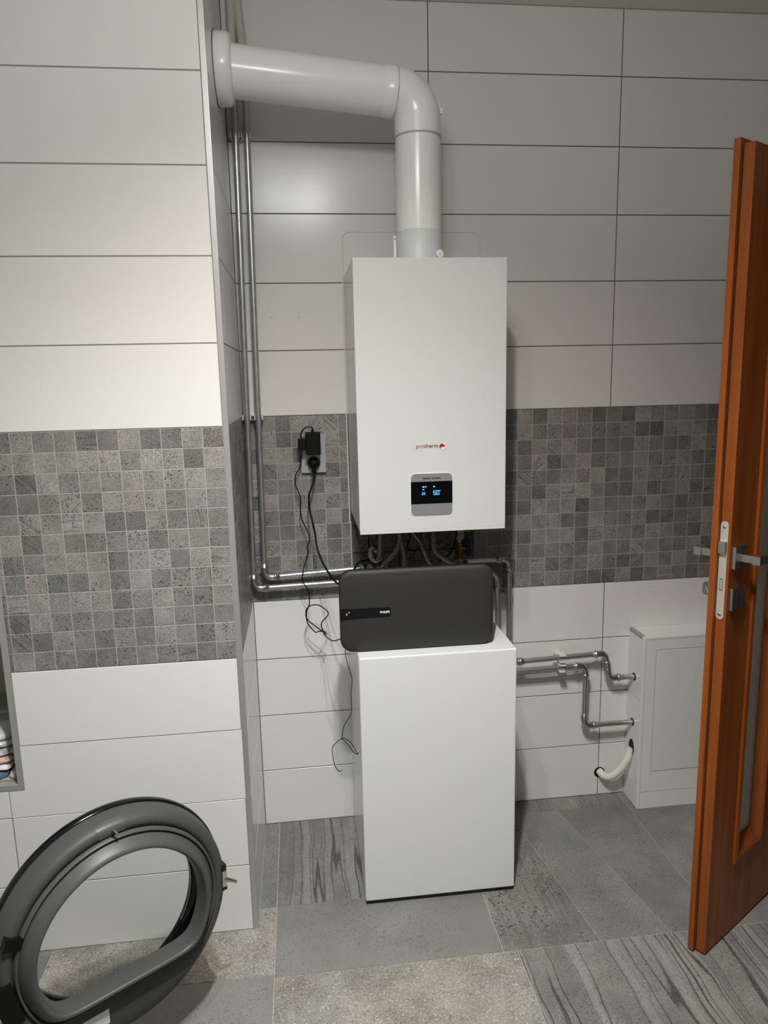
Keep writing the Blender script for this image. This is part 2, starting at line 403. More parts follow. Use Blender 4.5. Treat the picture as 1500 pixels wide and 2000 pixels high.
# ---- floor
floor = props(MB().box(XL, XR, YF, 0.1, -0.12, -0.0016).obj('floor', 'grout_light'), 'grey stone look tiled floor of the utility room', 'floor', kind='structure')
def floor_tile(poly, mat, g=0.0011):
    cx = sum(p[0] for p in poly) / len(poly); cy = sum(p[1] for p in poly) / len(poly)
    n = len(poly); ins = []
    for i in range(n):                 # inset polygon by g
        p0, p1, p2 = Vector(poly[i - 1]), Vector(poly[i]), Vector(poly[(i + 1) % n])
        d1 = (p1 - p0).normalized(); d2 = (p2 - p1).normalized()
        n1 = Vector((-d1.y, d1.x)); n2 = Vector((-d2.y, d2.x))
        if n1.dot(Vector((cx, cy)) - p1) < 0: n1 = -n1
        if n2.dot(Vector((cx, cy)) - p1) < 0: n2 = -n2
        ins.append(p1 + (n1 + n2) * (g / max(0.3, 1 + n1.dot(n2))))
    m = MB()
    m.loft([[(p.x - cx, p.y - cy, -0.008) for p in ins], [(p.x - cx, p.y - cy, -0.0005) for p in ins],
            [((p.x - cx) * 0.998, (p.y - cy) * 0.998, 0.0) for p in ins]], True, True, False)
    return m.obj('floor_tile', mat, floor, (cx, cy, 0))
def rect(x0, x1, y0, y1): return [(x0, y0), (x1, y0), (x1, y1), (x0, y1)]
floor_tile(rect(PX, -1.148, -0.41, 0), 'fl_mottled')
floor_tile(rect(-1.148, -0.543, -0.41, 0), 'fl_striped')
floor_tile(rect(-1.148, -0.543, -0.667, -0.41), 'fl_smooth')
floor_tile(rect(-0.543, 0.075, -0.072, 0), 'fl_speckled')
floor_tile([(-0.543, -0.667), (-0.273, -0.667), (-0.35, -0.072), (-0.543, -0.072)], 'fl_speckled')
floor_tile([(-0.273, -0.667), (-0.07, -0.667), (-0.178, -0.072), (-0.35, -0.072)], 'fl_mottled')
floor_tile([(-0.07, -0.667), (0.075, -0.667), (0.075, -0.072), (-0.178, -0.072)], 'fl_mottled')
floor_tile(rect(0.075, XR, -0.667, 0), 'fl_mottled')
floor_tile(rect(-1.148, -0.505, -1.267, -0.667), 'fl_granular')
floor_tile(rect(-0.505, 0.10, -1.267, -0.667), 'fl_striped')
floor_tile(rect(0.10, XR, -1.267, -0.667), 'fl_striped')
floor_tile(rect(-1.748, -1.148, -0.657, -0.41), 'fl_granular')
floor_tile(rect(-1.748, -1.148, -1.257, -0.657), 'fl_smooth')
floor_tile(rect(-2.348, -1.748, -0.657, -0.41), 'fl_mottled')
floor_tile(rect(-2.348, -1.748, -1.257, -0.657), 'fl_granular')
floor_tile(rect(XL, -2.348, -1.257, -0.41), 'fl_smooth')
kinds = ['fl_smooth', 'fl_granular', 'fl_striped', 'fl_mottled', 'fl_speckled']
k = 0
for (ya, yb) in ((-1.867, -1.267), (-2.467, -1.867), (-3.067, -2.467), (YF, -3.067)):
    for (xa, xb) in ((XL, -2.348), (-2.348, -1.748), (-1.748, -1.148), (-1.148, -0.505), (-0.505, 0.10), (0.10, XR)):
        yy = yb if yb != -1.267 or xa >= -1.2 else -1.257
        floor_tile(rect(xa, xb, ya, yy), kinds[(k * 3 + int(-ya * 2)) % 5]); k += 1

# ---- back wall
wall_back = props(MB().box(-1.25, XR + 0.1, 0.0015, 0.14, -0.1, CEIL + 0.1).obj('wall_back', 'grout_dark'), 'back wall of white tiles with a grey mosaic band, behind the boiler', 'wall', kind='structure')
def back_tile(x0, x1, z0, z1, mat='white_tile', name='wall_tile', j=J, parent=wall_back):
    w, h = x1 - x0 - j, z1 - z0 - j
    return link(name, tile_mesh(w, h, 0.006, mat), None, parent, ((x0 + x1) / 2, 0, (z0 + z1) / 2))
rows = [(0.2 * i, 0.2 * i + 0.2) for i in range(4)] + [(1.4 + 0.2 * i, 1.6 + 0.2 * i) for i in range(6)]
for (z0, z1) in rows:
    z1 = min(z1, CEIL)
    for (x0, x1) in ((PX, -0.6), (-0.6, 0.0), (0.0, 0.6), (0.6, XR)):
        back_tile(x0, x1, z0, z1)
mos_rows = [(0.8 + 0.05 * i, 0.85 + 0.05 * i) for i in range(12)]
def mosaic_cols(a, b, start, step):
    out = []; x = start
    while x < b - 1e-4:
        x0, x1 = max(a, x), min(b, x + step)
        if x1 - x0 > 0.006: out.append((x0, x1))
        x += step
    return out
for (x0, x1) in mosaic_cols(PX, -0.870, -1.20, 0.05) + mosaic_cols(-0.462, 0.392, -0.4665, 0.0505):
    for (z0, z1) in mos_rows: back_tile(x0, x1, z0, z1, 'mosaic', 'mosaic_tile', MJ)
for xa, xb in ((PX, -0.872), (-0.460, XR)): MB().box(xa, xb, 0.0009, 0.003, 0.801, 1.399).obj('mosaic_grout', 'mosaic_grout', wall_back)
m = MB()
for (x0, x1) in mosaic_cols(0.392, XR, 0.392, 0.0505):
    for (z0, z1) in mos_rows: m.box(x0 + MJ / 2, x1 - MJ / 2, 0, 0.005, z0 + MJ / 2, z1 - MJ / 2)
props(m.obj('mosaic_field', 'mosaic', wall_back), kind='stuff')
# patch of old wall under the boiler
MB().box(-0.869, -0.463, 0.0004, 0.004, 0.80, 1.40).obj('old_mortar', 'mortar', wall_back)
for (x0, x1) in ((-0.866, -0.815), (-0.810, -0.715), (-0.71, -0.615), (-0.61, -0.515), (-0.511, -0.466)):
    for (z0, z1) in ((0.86, 0.945), (0.950, 1.035), (1.04, 1.125)):
        link('old_tile', tile_mesh(x1 - x0, z1 - z0, 0.004, 'old_tile'), None, wall_back, ((x0 + x1) / 2, -0.002, (z0 + z1) / 2))
stk = MB().box(-0.500, -0.468, -0.0035, -0.0022, 0.93, 1.02).obj('sticker', 'print_black', wall_back)
text_obj('letter', 'S', -0.476, 0.962, 0.020, -0.0040, 'print_grey', wall_back, 0.03, rot=(math.radians(90), math.radians(-68), 0))
for x0, z0, w, h in ((-0.492, 0.935, 0.016, 0.005), (-0.495, 0.945, 0.020, 0.003), (-0.490, 1.0, 0.018, 0.004)):
    MB().box(x0, x0 + w, -0.0042, -0.0034, z0, z0 + h).obj('print_mark', 'print_grey', wall_back)
# old sealant outline of an earlier appliance
pth = [(-0.870, 1.80)] + [(-0.870, 1.925)] + [(-0.850 - 0.02 * math.cos(a), 1.928 + 0.02 * math.sin(a)) for a in (0.3, 0.8, 1.3)] + [(-0.846, 1.948), (-0.47, 1.948)] + [(-0.468 + 0.024 * math.sin(a), 1.924 + 0.024 * math.cos(a)) for a in (0.3, 0.8, 1.3)] + [(-0.444, 1.92), (-0.444, 1.80)]
MB().tube([(x, -0.0002, z) for x, z in pth], 0.0016, 6).obj('sealant_bead', 'sealant', wall_back)
MB().tube([(-0.8735, -0.0002, z) for z in (1.81, 1.6, 1.4, 1.2, 1.05)], 0.0022, 6).obj('sealant_bead', 'sealant', wall_back)
MB().tube([(-0.8705, -0.0005, z) for z in (1.055, 1.0, 0.95, 0.90)], 0.0028, 6).obj('mosaic_edge', 'grout_light', wall_back)
for x, z in ((-1.093, 1.70), (-1.012, 1.699)):
    MB().lathe((x, -0.0008, z), (0, 1, 0), [(0, 0.0035), (0.002, 0.0035)], 12).obj('hole_plug', 'cap_pink', wall_back)

# ---- projecting left wall with laundry niche
NX, NZ0, NZ1 = -1.787, 0.495, 1.26
wl = MB()
for b in ((NX, PX - 0.0015, PD + 0.0015, -0.001, 0, CEIL), (XL, NX, PD + 0.0015, -0.001, 0, NZ0 - 0.002), (XL, NX, PD + 0.0015, -0.001, NZ1, CEIL),
          (XL, -2.35, PD + 0.0015, -0.001, NZ0 - 0.002, NZ1), (-2.35, NX, -0.10, -0.001, NZ0 - 0.002, NZ1)): wl.box(*b)
wall_left = props(wl.obj('wall_left', 'grout_grey'), 'projecting white tiled wall with grey mosaic band on the left', 'wall', kind='structure')
def front_tile(x0, x1, z0, z1, mat='white_tile', name='wall_tile', j=J):
    return link(name, tile_mesh(x1 - x0 - j, z1 - z0 - j, 0.006, mat), None, wall_left, ((x0 + x1) / 2, PD, (z0 + z1) / 2))
def side_tile(y0, y1, z0, z1, mat='white_tile', name='wall_tile', j=J):
    return link(name, tile_mesh(y1 - y0 - j, z1 - z0 - j, 0.006, mat), None, wall_left, (PX, (y0 + y1) / 2, (z0 + z1) / 2), (0, 0, math.radians(90)))
EX = -1.2105
for (z0, z1) in rows:
    z1 = min(z1, CEIL)
    if abs(z0 - 0.4) < 0.01:
        m = MB(); m.prism_xz([(-1.8105 + 0.001, z0 + 0.001), (EX, z0 + 0.001), (EX, z1 - 0.001), (-1.771, z1 - 0.001), (-1.771, 0.477), (-1.8105 + 0.001, 0.477)], PD, PD + 0.006)
        m.obj('wall_tile', 'white_tile', wall_left)
        front_tile(-2.4105, -1.8105, z0, 0.478); front_tile(XL, -2.4105, z0, z1)
    elif abs(z0 - 0.6) < 0.01:
        front_tile(-1.772, EX, z0, z1); front_tile(XL, -2.365, z0, z1)
    else:
        front_tile(-1.8105, EX, z0, z1); front_tile(-2.4105, -1.8105, z0, z1); front_tile(XL, -2.4105, z0, z1)
    side_tile(PD + 0.013, -0.004, z0, z1)
for (x0, x1) in mosaic_cols(-1.772, EX, EX - 0.60, 0.05):
    for (z0, z1) in mos_rows: front_tile(x0, x1, z0, z1, 'mosaic', 'mosaic_tile', MJ)
for (y0, y1) in mosaic_cols(PD + 0.013, -0.004, PD + 0.013, 0.05):
    for (z0, z1) in mos_rows: side_tile(y0, y1, z0, z1, 'mosaic', 'mosaic_tile', MJ)
MB().box(-1.772, EX, PD + 0.0009, PD + 0.003, 0.801, 1.399).obj('mosaic_grout', 'mosaic_grout', wall_left)
MB().box(PX - 0.003, PX - 0.0009, PD + 0.013, -0.004, 0.801, 1.399).obj('mosaic_grout', 'mosaic_grout', wall_left)
m = MB()
for (x0, x1) in mosaic_cols(XL, -1.772, -2.62, 0.05):
    for (z0, z1) in mos_rows:
        if z0 > NZ1 + 0.01 or x1 < -2.36: m.box(x0 + MJ / 2, x1 - MJ / 2, PD, PD + 0.005, z0 + MJ / 2, z1 - MJ / 2)
props(m.obj('mosaic_field', 'mosaic', wall_left), kind='stuff')
# niche lining
MB().box(-2.35, NX, -0.108, -0.100, NZ0, NZ1).obj('niche_back', 'niche_wall', wall_left)
MB().box(-2.35, NX, PD + 0.02, -0.108, NZ0 - 0.004, NZ0 - 0.001).obj('niche_shelf', 'niche_wall', wall_left)
# metal corner profile and niche frame
m = MB(); m.box(EX, PX + 0.0005, PD - 0.0008, PD + 0.0125, 0.0, CEIL, 0.0012)
props(m.obj('trim_1', 'alu'), 'satin aluminium corner profile on the projecting wall edge', 'trim', kind='structure')
t2 = props(empty('trim_2', (NX, PD, NZ0)), 'grey metal frame around the laundry niche', 'trim', kind='structure')
MB().box(0, 0.0150, -0.0010, 0.03, -0.017, NZ1 - NZ0 + 0.015, 0.0008).obj('frame_upright', 'alu_dull', t2)
MB().box(-0.57, 0.0002, -0.0010, 0.03, -0.017, -0.001, 0.0008).obj('frame_sill', 'alu_dull', t2)
MB().box(-0.57, 0.0002, -0.0010, 0.03, NZ1 - NZ0, NZ1 - NZ0 + 0.015, 0.0008).obj('frame_head', 'alu_dull', t2)

# ---- other walls, ceiling
props(MB().box(XL - 0.1, XR + 0.1, YF, 0.14, CEIL, CEIL + 0.1).obj('ceiling', 'ceiling'), 'cream painted ceiling of the utility room', 'ceiling', kind='structure')
props(MB().box(XL - 0.12, XL, YF, 0.1, -0.1, CEIL).obj('wall_far_left', 'plaster'), 'plain wall at the far left of the room', 'wall', kind='structure')
props(MB().box(XL, XR, YF - 0.12, YF, -0.1, CEIL).obj('wall_front', 'plaster'), 'plain wall behind the camera', 'wall', kind='structure')
m = MB(); m.box(XR, XR + 0.12, -0.33, 0.1, -0.1, CEIL); m.box(XR, XR + 0.12, YF, -1.17, -0.1, CEIL); m.box(XR, XR + 0.12, -1.17, -0.33, 2.02, CEIL)
props(m.obj('wall_right', 'plaster_grey'), 'plain wall on the right with the doorway', 'wall', kind='structure')
m = MB(); m.box(XR - 0.012, XR + 0.13, -0.36, -0.325, 0, 2.03, 0.003); m.box(XR - 0.012, XR + 0.13, -1.175, -1.14, 0, 2.03, 0.003); m.box(XR - 0.012, XR + 0.13, -1.175, -0.325, 2.0, 2.035, 0.003)
props(m.obj('trim_3', 'wood'), 'reddish wooden door frame in the right wall', 'trim', kind='structure')

# ---- open wooden door (local: x along the leaf from lock edge, y into thickness, z up)
door = props(empty('door_1', (-0.029, -0.758, 0.006), rotz=math.radians(31.5)), 'open varnished wooden door with narrow glass strips at the right', 'door', kind='structure')
door.rotation_euler = (0, math.radians(-0.32), math.radians(31.5))
DH, DW = 1.992, 0.80
GZ0, GZ1 = 0.215, 1.80
panels = [(0.126, 0.272), (0.327, 0.473), (0.528, 0.674)]
xs = [0.0] + [v for p in panels for v in p] + [DW]
for i in range(0, len(xs), 2):
    MB().box(xs[i], xs[i + 1], 0, 0.040 if i else 0.0245, GZ0 if 0 < i < len(xs) - 2 else 0, GZ1 if 0 < i < len(xs) - 2 else DH - 0.012, 0.0012).obj('stile', 'wood', door)
MB().box(xs[1], xs[-2], 0, 0.040, 0, GZ0, 0.0004).obj('bottom_rail', 'wood', door)
MB().box(xs[1], xs[-2], 0, 0.040, GZ1, DH - 0.012, 0.0004).obj('top_rail', 'wood', door)
MB().box(-0.0125, xs[1], 0.0262, 0.041, 0, DH, 0.0012).obj('rebate_strip', 'wood', door)
MB().box(xs[1], DW + 0.012, 0.0262, 0.041, DH - 0.0125, DH, 0.0012).obj('rebate_strip', 'wood', door)
MB().box(0.0015, xs[1], 0.0245, 0.0262, 0, DH - 0.013).obj('rebate_groove', 'black_matte', door)
for (a, b) in panels:
    MB().box(a + 0.02, b - 0.02, 0.017, 0.022, GZ0 + 0.02, GZ1 - 0.02).obj('glass_pane', 'bark_glass', door)
    for sgn in (0, 1):
        f = (lambda y: y) if sgn == 0 else (lambda y: 0.040 - y)
        def mould(p):
            # p: four (outer corner, inner corner) rings -> one bead with mitred ends
            o0, o1, i0, i1 = p
            prof = [(0.0, 0.001), (0.0, -0.007), (0.3, -0.009), (0.55, -0.004), (1.0, 0.010), (1.0, 0.016), (0.2, 0.016)]
            l0 = [(o0[0] + (i0[0] - o0[0]) * t, f(d), o0[1] + (i0[1] - o0[1]) * t) for t, d in prof]
            l1 = [(o1[0] + (i1[0] - o1[0]) * t, f(d), o1[1] + (i1[1] - o1[1]) * t) for t, d in prof]
            MB().loft([l0, l1], True, True, False).obj('glazing_bead', 'wood', door)
        O = [(a - 0.006, GZ0 - 0.006), (b + 0.006, GZ0 - 0.006), (b + 0.006, GZ1 + 0.006), (a - 0.006, GZ1 + 0.006)]
        q = 0.036
        I = [(a + q - 0.006, GZ0 + q + 0.01), (b - q + 0.006, GZ0 + q + 0.01), (b - q + 0.006, GZ1 - q), (a + q - 0.006, GZ1 - q)]
        for kk in range(4): mould((O[kk], O[(kk + 1) % 4], I[kk], I[(kk + 1) % 4]))
# lock plate on the edge
lp = MB().prism_xz(rrect(-0.0093, 0.0093, -0.120, 0.120, 0.009, 8), -0.0012, 0.002).obj('lock_plate', 'lock_plate', door, (0.0, 0.0155, 1.035), (0, 0, math.radians(-90)))
MB().prism_xz([(-0.0085, 0.044), (0.0085, 0.044), (0.0085, 0.072), (-0.0085, 0.072)], -0.010, 0).obj('latch_bolt', 'nickel', lp)
MB().prism_xz(rrect(-0.004, 0.004, -0.048, -0.018, 0.0015, 3), -0.0020, 0).obj('dead_bolt', 'nickel', lp)
MB().prism_xz(rrect(-0.0025, 0.0025, -0.045, -0.021, 0.001, 3), -0.0022, 0).obj('bolt_slot', 'print_grey', lp)
for zz in (0.106, -0.108): MB().lathe((0, -0.0020, zz), (0, 1, 0), [(0, 0.002), (0.0006, 0.0042), (0.002, 0.0042)], 14).obj('screw', 'nickel', lp)
def handle(side):
    f = (lambda y: -y) if side == 0 else (lambda y: 0.041 + y)
    def bx(x0, x1, d0, d1, z0, z1, b=0.001):
        y0, y1 = sorted((f(d0), f(d1))); return MB().box(x0, x1, y0, y1, z0, z1, b)
    h = bx(0.008, 0.062, 0, 0.010, 1.040, 1.094, 0.0015).obj('handle_rosette', 'nickel', door)
    n_ = bx(0.026, 0.044, 0.008, 0.050, 1.058, 1.076, 0.001).obj('handle_neck', 'nickel', h)
    # tapered flat lever with a shallow step
    m = MB(); L0 = []
    for x, z0, z1, d0, d1 in ((0.022, 1.057, 1.077, 0.042, 0.060), (0.060, 1.057, 1.077, 0.042, 0.060), (0.072, 1.056, 1.071, 0.044, 0.062), (0.160, 1.052, 1.062, 0.046, 0.064), (0.165, 1.052, 1.061, 0.047, 0.063)):
        L0.append([(x, f(d0), z0), (x, f(d1), z0), (x, f(d1), z1), (x, f(d0), z1)])
    m.loft(L0, True, True, False); m.obj('lever', 'nickel', h)
    e = bx(0.008, 0.062, 0, 0.009, 0.938, 0.992, 0.0015).obj('key_escutcheon', 'nickel', door)
    y0 = f(0.0095); MB().prism_xz(rrect(0.031, 0.038, 0.950, 0.976, 0.003, 4), min(y0, f(0.008)), max(y0, f(0.008))).obj('keyhole', 'dark_hole', e)
handle(0); handle(1)

# ================================================================== CEILING FITTING (out of frame)
cl = empty('ceiling_spotlight', (-0.97, -1.56, CEIL), 'three head reflector spotlight fitting on the ceiling above the camera view', 'lamp')
MB().lathe((0, 0, 0), (0, 0, -1), [(0, 0.11), (0.02, 0.11), (0.025, 0.10)], 40).obj('base_plate', 'spot_body', cl)
for (p, c, watts, beam, AIM) in BULBS:
    q = Vector(p) - Vector((-0.97, -1.56, CEIL))
    MB().tube([(q.x * 0.5, q.y * 0.5, -0.02), (q.x, q.y, q.z + 0.09)], 0.008, 10).obj('arm', 'spot_body', cl)
    hd = MB().lathe((q.x, q.y, q.z + 0.1), (0, 0, -1), [(0, 0.012), (0.005, 0.024), (0.06, 0.030), (0.085, 0.032), (0.085, 0.029), (0.075, 0.028)], 28).obj('spot_head', 'spot_body', cl)
    MB().lathe((q.x, q.y, q.z + 0.026), (0, 0, -1), [(0, 0.0275), (0.002, 0.0275)], 24).obj('bulb_lens', 'bulb', hd)
    ld = bpy.data.lights.new('spot', 'SPOT'); ld.energy = watts; ld.color = c; ld.shadow_soft_size = 0.026
    ld.spot_size = math.radians(beam); ld.spot_blend = 1.0
    lo = bpy.data.objects.new('spot_light', ld); COL.objects.link(lo); lo.location = (p[0], p[1], p[2] + 0.004)
    lo.rotation_euler = Vector((-math.sin(math.radians(AIM[1])), math.sin(math.radians(AIM[0])), -1.0)).to_track_quat('-Z', 'Y').to_euler()
    if True:  # extra fill point added below the lens, besides the reflector beam
        gd = bpy.data.lights.new('fill', 'POINT'); gd.energy = FILL_W; gd.color = c; gd.shadow_soft_size = 0.07
        gg = bpy.data.objects.new('bulb_fill', gd); COL.objects.link(gg); gg.location = (p[0], p[1], p[2] - 0.075)

# ================================================================== GAS BOILER
BX0, BX1, BY, BZ0, BZ1 = -0.869, -0.4545, -0.344, 1.0815, 1.8185
boiler = empty('gas_boiler', ((BX0 + BX1) / 2, 0, BZ0), 'white wall hung condensing gas boiler with a lit control display', 'boiler')
def at(o): return boiler.location
def bo(mb, name, mat, parent=None):   # world-coordinate mesh parented to the boiler empty
    ob = mb.obj(name, mat, parent or boiler)
    if parent is None: ob.location = -boiler.location
    return ob
m = MB().box(BX0, BX1, BY, -0.002, BZ0 + 0.006, BZ1, 0.0025); casing = bo(m, 'casing', 'white_metal')
bo(MB().box(BX0 + 0.012, BX1 - 0.012, BY + 0.012, -0.004, BZ0 - 0.002, BZ0 + 0.005), 'underside', 'mortar')
bo(MB().box(BX0 + 0.0008, BX1 - 0.0008, BY - 0.0004, BY + 0.02, BZ0, BZ0 + 0.0066, 0.001), 'bottom_edge', 'white_metal')
cp = bo(MB().prism_xz(rrect(-0.7262, -0.6058, 1.1285, 1.2485, 0.0145, 8), BY - 0.0012, BY + 0.004), 'control_panel', 'panel_rim')
bo(MB().prism_xz(rrect(-0.7245, -0.6075, 1.1302, 1.2468, 0.013, 8), BY - 0.0025, BY + 0.003), 'panel_face', 'panel_grey', cp)
bo(MB().box(-0.7245, -0.6075, BY - 0.0032, BY, 1.1625, 1.2245), 'display', 'display', cp)
text_obj('panel_lettering', 'Panther Condens', -0.6915, 1.2315, 0.051, BY - 0.0028, 'print_black', cp, 0.006, bold=0.00012)
YD = BY - 0.0036
SEG = {'5': 'afgcd', '0': 'abcdef', '2': 'abged', '4': 'fgbc'}
def digit(ch, x, z, w, h, t):
    m = MB(); g = t * 0.15
    for s_ in SEG[ch]:
        r = {'a': (x, x + w, z + h - t, z + h), 'd': (x, x + w, z, z + t), 'g': (x, x + w, z + h / 2 - t / 2, z + h / 2 + t / 2),
             'f': (x, x + t, z + h / 2 + g, z + h), 'b': (x + w - t, x + w, z + h / 2 + g, z + h), 'e': (x, x + t, z, z + h / 2 - g), 'c': (x + w - t, x + w, z, z + h / 2 - g)}[s_]
        m.box(r[0], r[1], YD, YD + 0.0004, r[2], r[3])
    bo(m, 'display_digit', 'digit', cp)
digit('5', -0.6615, 1.1865, 0.0075, 0.0125, 0.0017); digit('0', -0.6525, 1.1865, 0.0075, 0.0125, 0.0017)
digit('2', -0.6935, 1.187, 0.0036, 0.0075, 0.0011); digit('4', -0.6885, 1.187, 0.0036, 0.0075, 0.0011)
for x, z, w, h in ((-0.6438, 1.1968, 0.0022, 0.0020), (-0.692, 1.208, 0.005, 0.0038), (-0.692, 1.2015, 0.005, 0.0022), (-0.6845, 1.2075, 0.0016, 0.0045), (-0.6845, 1.2105, 0.0042, 0.0015), (-0.661, 1.2075, 0.0034, 0.0046)):
    bo(MB().box(x, x + w, YD, YD + 0.0004, z, z + h), 'display_icon', 'digit', cp)
m = MB()
for r in ((-0.670, -0.663, 1.1440, 1.1452), (-0.670, -0.663, 1.1488, 1.15), (-0.670, -0.6688, 1.1452, 1.1488), (-0.6642, -0.663, 1.1452, 1.1488)): m.box(r[0], r[1], BY - 0.0030, BY - 0.0024, r[2], r[3])
bo(m, 'reset_button', 'pink_mark', cp)
# maker's mark
lg = bo(MB().lathe((-0.6335, BY - 0.0006, 1.3215), (0, 1, 0), [(0, 0.0093), (0.001, 0.0093)], 36), 'logo_disc', 'print_grey')
bo(MB().lathe((-0.6337, BY - 0.0010, 1.3215), (0, 1, 0), [(0, 0.0088), (0.001, 0.0088)], 36), 'logo_field', 'panel_rim', lg)
head = [(-0.6420, 1.3165), (-0.6428, 1.3205), (-0.6420, 1.3245), (-0.6398, 1.3275), (-0.6365, 1.3283), (-0.6342, 1.3278), (-0.6330, 1.3292), (-0.6318, 1.3268), (-0.6296, 1.3248), (-0.6268, 1.3232), (-0.6258, 1.3218), (-0.6276, 1.3206), (-0.6290, 1.3192), (-0.6312, 1.3196), (-0.6330, 1.3184), (-0.6345, 1.3196), (-0.6370, 1.3194), (-0.6388, 1.3176), (-0.6398, 1.3152)]
bo(MB().prism_xz(list(reversed(head)), BY - 0.0014, BY - 0.0008), 'logo_animal_head', 'logo_red', lg)
text_obj('logo_lettering_pro', 'pro', -0.7090, 1.3185, 0.0235, BY - 0.0004, 'logo_pro', boiler, 0.0165).location = (-0.7090 - boiler.location.x, BY - 0.0004, 1.3175 - boiler.location.z)
text_obj('logo_lettering_therm', 'therm', 0, 0, 0.0385, BY - 0.0004, 'logo_dark', boiler, 0.0165, bold=0.0001).location = (-0.6845 - boiler.location.x, BY - 0.0004, 1.3180 - boiler.location.z)

# ================================================================== FLUE
FX, FY, FR = -0.668, -0.200, 0.0625
flue = empty('flue_pipe', (FX, FY, BZ1), 'white flue pipe with elbow from the boiler top into the left wall', 'flue')
def fo(mb, name, mat, parent=None):
    ob = mb.obj(name, mat, parent or flue)
    if parent is None: ob.location = -flue.location
    return ob
fo(MB().lathe((FX, FY, BZ1 + 0.0003), (0, 0, 1), [(0, FR + 0.0012), (0.088, FR + 0.0012), (0.0895, FR)], 48), 'adapter_collar', 'flue_grey')
fo(MB().lathe((FX, FY, BZ1 + 0.086), (0, 0, 1), [(0, FR), (0.247, FR)], 48), 'vertical_pipe', 'flue')
hd_ = Vector((-0.529, -0.045, 0.034)).normalized()    # direction of the horizontal run (towards the wall)
rb = 0.0655; ZC = 2.262                                # tight bend radius, height of the horizontal axis at the elbow
pts = [Vector((FX, FY, 2.154))]
for i in range(0, 15):
    a = i / 14 * math.pi / 2
    pts.append(Vector((FX, FY, ZC - rb)) + Vector((0, 0, 1)) * rb * math.sin(a) + (hd_ * rb) * (1 - math.cos(a)))
fo(MB().tube(pts, FR + 0.0012, 48), 'elbow', 'flue')
e1 = pts[-1]
fo(MB().lathe((FX, FY, 2.1515), (0, 0, 1), [(0, FR + 0.0022), (0.0035, FR + 0.0022)], 48), 'elbow_seam', 'seam')
fo(MB().lathe(e1 - hd_ * 0.002, hd_, [(0, FR + 0.0020), (0.0022, FR + 0.0020)], 48), 'elbow_seam', 'seam')
fo(MB().lathe(e1, hd_, [(0, FR + 0.0012), (0.033, FR + 0.0012), (0.034, FR)], 48), 'elbow_socket', 'flue')
Lh = (PX - e1.x) / hd_.x
fo(MB().lathe(e1 + hd_ * 0.030, hd_, [(0, FR), (Lh - 0.03, FR)], 48), 'horizontal_pipe', 'flue')
w0 = e1 + hd_ * Lh
fo(MB().lathe((PX, w0.y, w0.z), (1, 0, 0), [(0, 0.084), (0.002, 0.0855), (0.032, 0.0845), (0.040, 0.079), (0.043, 0.068), (0.043, FR)], 56), 'wall_rosette', 'flue')
fo(MB().lathe((PX, w0.y, w0.z), (1, 0, 0), [(-0.0004, 0.087), (0.0012, 0.087)], 56), 'rosette_joint', 'black_matte')
fo(MB().lathe((-0.7500, FY - 0.0500, 2.3045), (0, -0.75, 0.66), [(-0.004, 0.0022), (0.0022, 0.0022)], 10), 'screw_dot', 'print_black')
fo(MB().box(-0.609, -0.599, FY - 0.014, FY - 0.004, 2.212, 2.228, 0.002), 'elbow_lug', 'flue')
fo(MB().box(-0.703, -0.690, FY - 0.014, FY - 0.004, 2.316, 2.326, 0.002), 'elbow_lug', 'flue')
rb_ = [Vector((FX - rb, FY - 0.010, ZC - rb)) + (Vector((1, 0, 0)) * math.cos(a) + Vector((0, 0, 1)) * math.sin(a)) * (rb + FR + 0.0012) for a in [0.12 + 1.15 * i / 14 for i in range(15)]]
fo(MB().tube(rb_, 0.0028, 8), 'elbow_rib', 'flue')
fo(MB().box(-0.7415, -0.7335, FY - 0.008, FY - 0.004, BZ1 + 0.0003, 1.898, 0.001), 'fixing_strap', 'flue')
fo(MB().lathe((-0.7378, FY - 0.0082, 1.890), (0, -1, 0), [(0, 0.0025), (0.001, 0.0025)], 10), 'strap_screw', 'print_grey')
fo(MB().lathe((-0.622, FY - 0.040, 1.842), (0.45, -0.85, 0.1), [(-0.012, 0.009), (0.006, 0.009), (0.0065, 0.012), (0.012, 0.012), (0.013, 0.010)], 24), 'test_port_cap', 'flue')

# ================================================================== WATER TANK
TX0, TX1, TY, TZ = -0.890, -0.4455, -0.440, 0.757
tank = empty('hot_water_tank', ((TX0 + TX1) / 2, -0.22, 0), 'white floor standing hot water cylinder cabinet under the boiler', 'water tank')
def to(mb, name, mat):
    ob = mb.obj(name, mat, tank); ob.location = -tank.location; return ob
to(MB().box(TX0, TX1, TY, -0.012, 0.010, TZ, 0.0045), 'cabinet', 'tank_white')
to(MB().box(TX0 + 0.03, TX1 - 0.03, -0.20, -0.03, TZ - 0.001, TZ + 0.0015, 0.0007), 'service_cover', 'tank_white')
to(MB().box(TX0 + 0.002, TX1 - 0.002, TY + 0.0015, -0.014, 0.0005, 0.0105), 'plinth', 'black_matte')

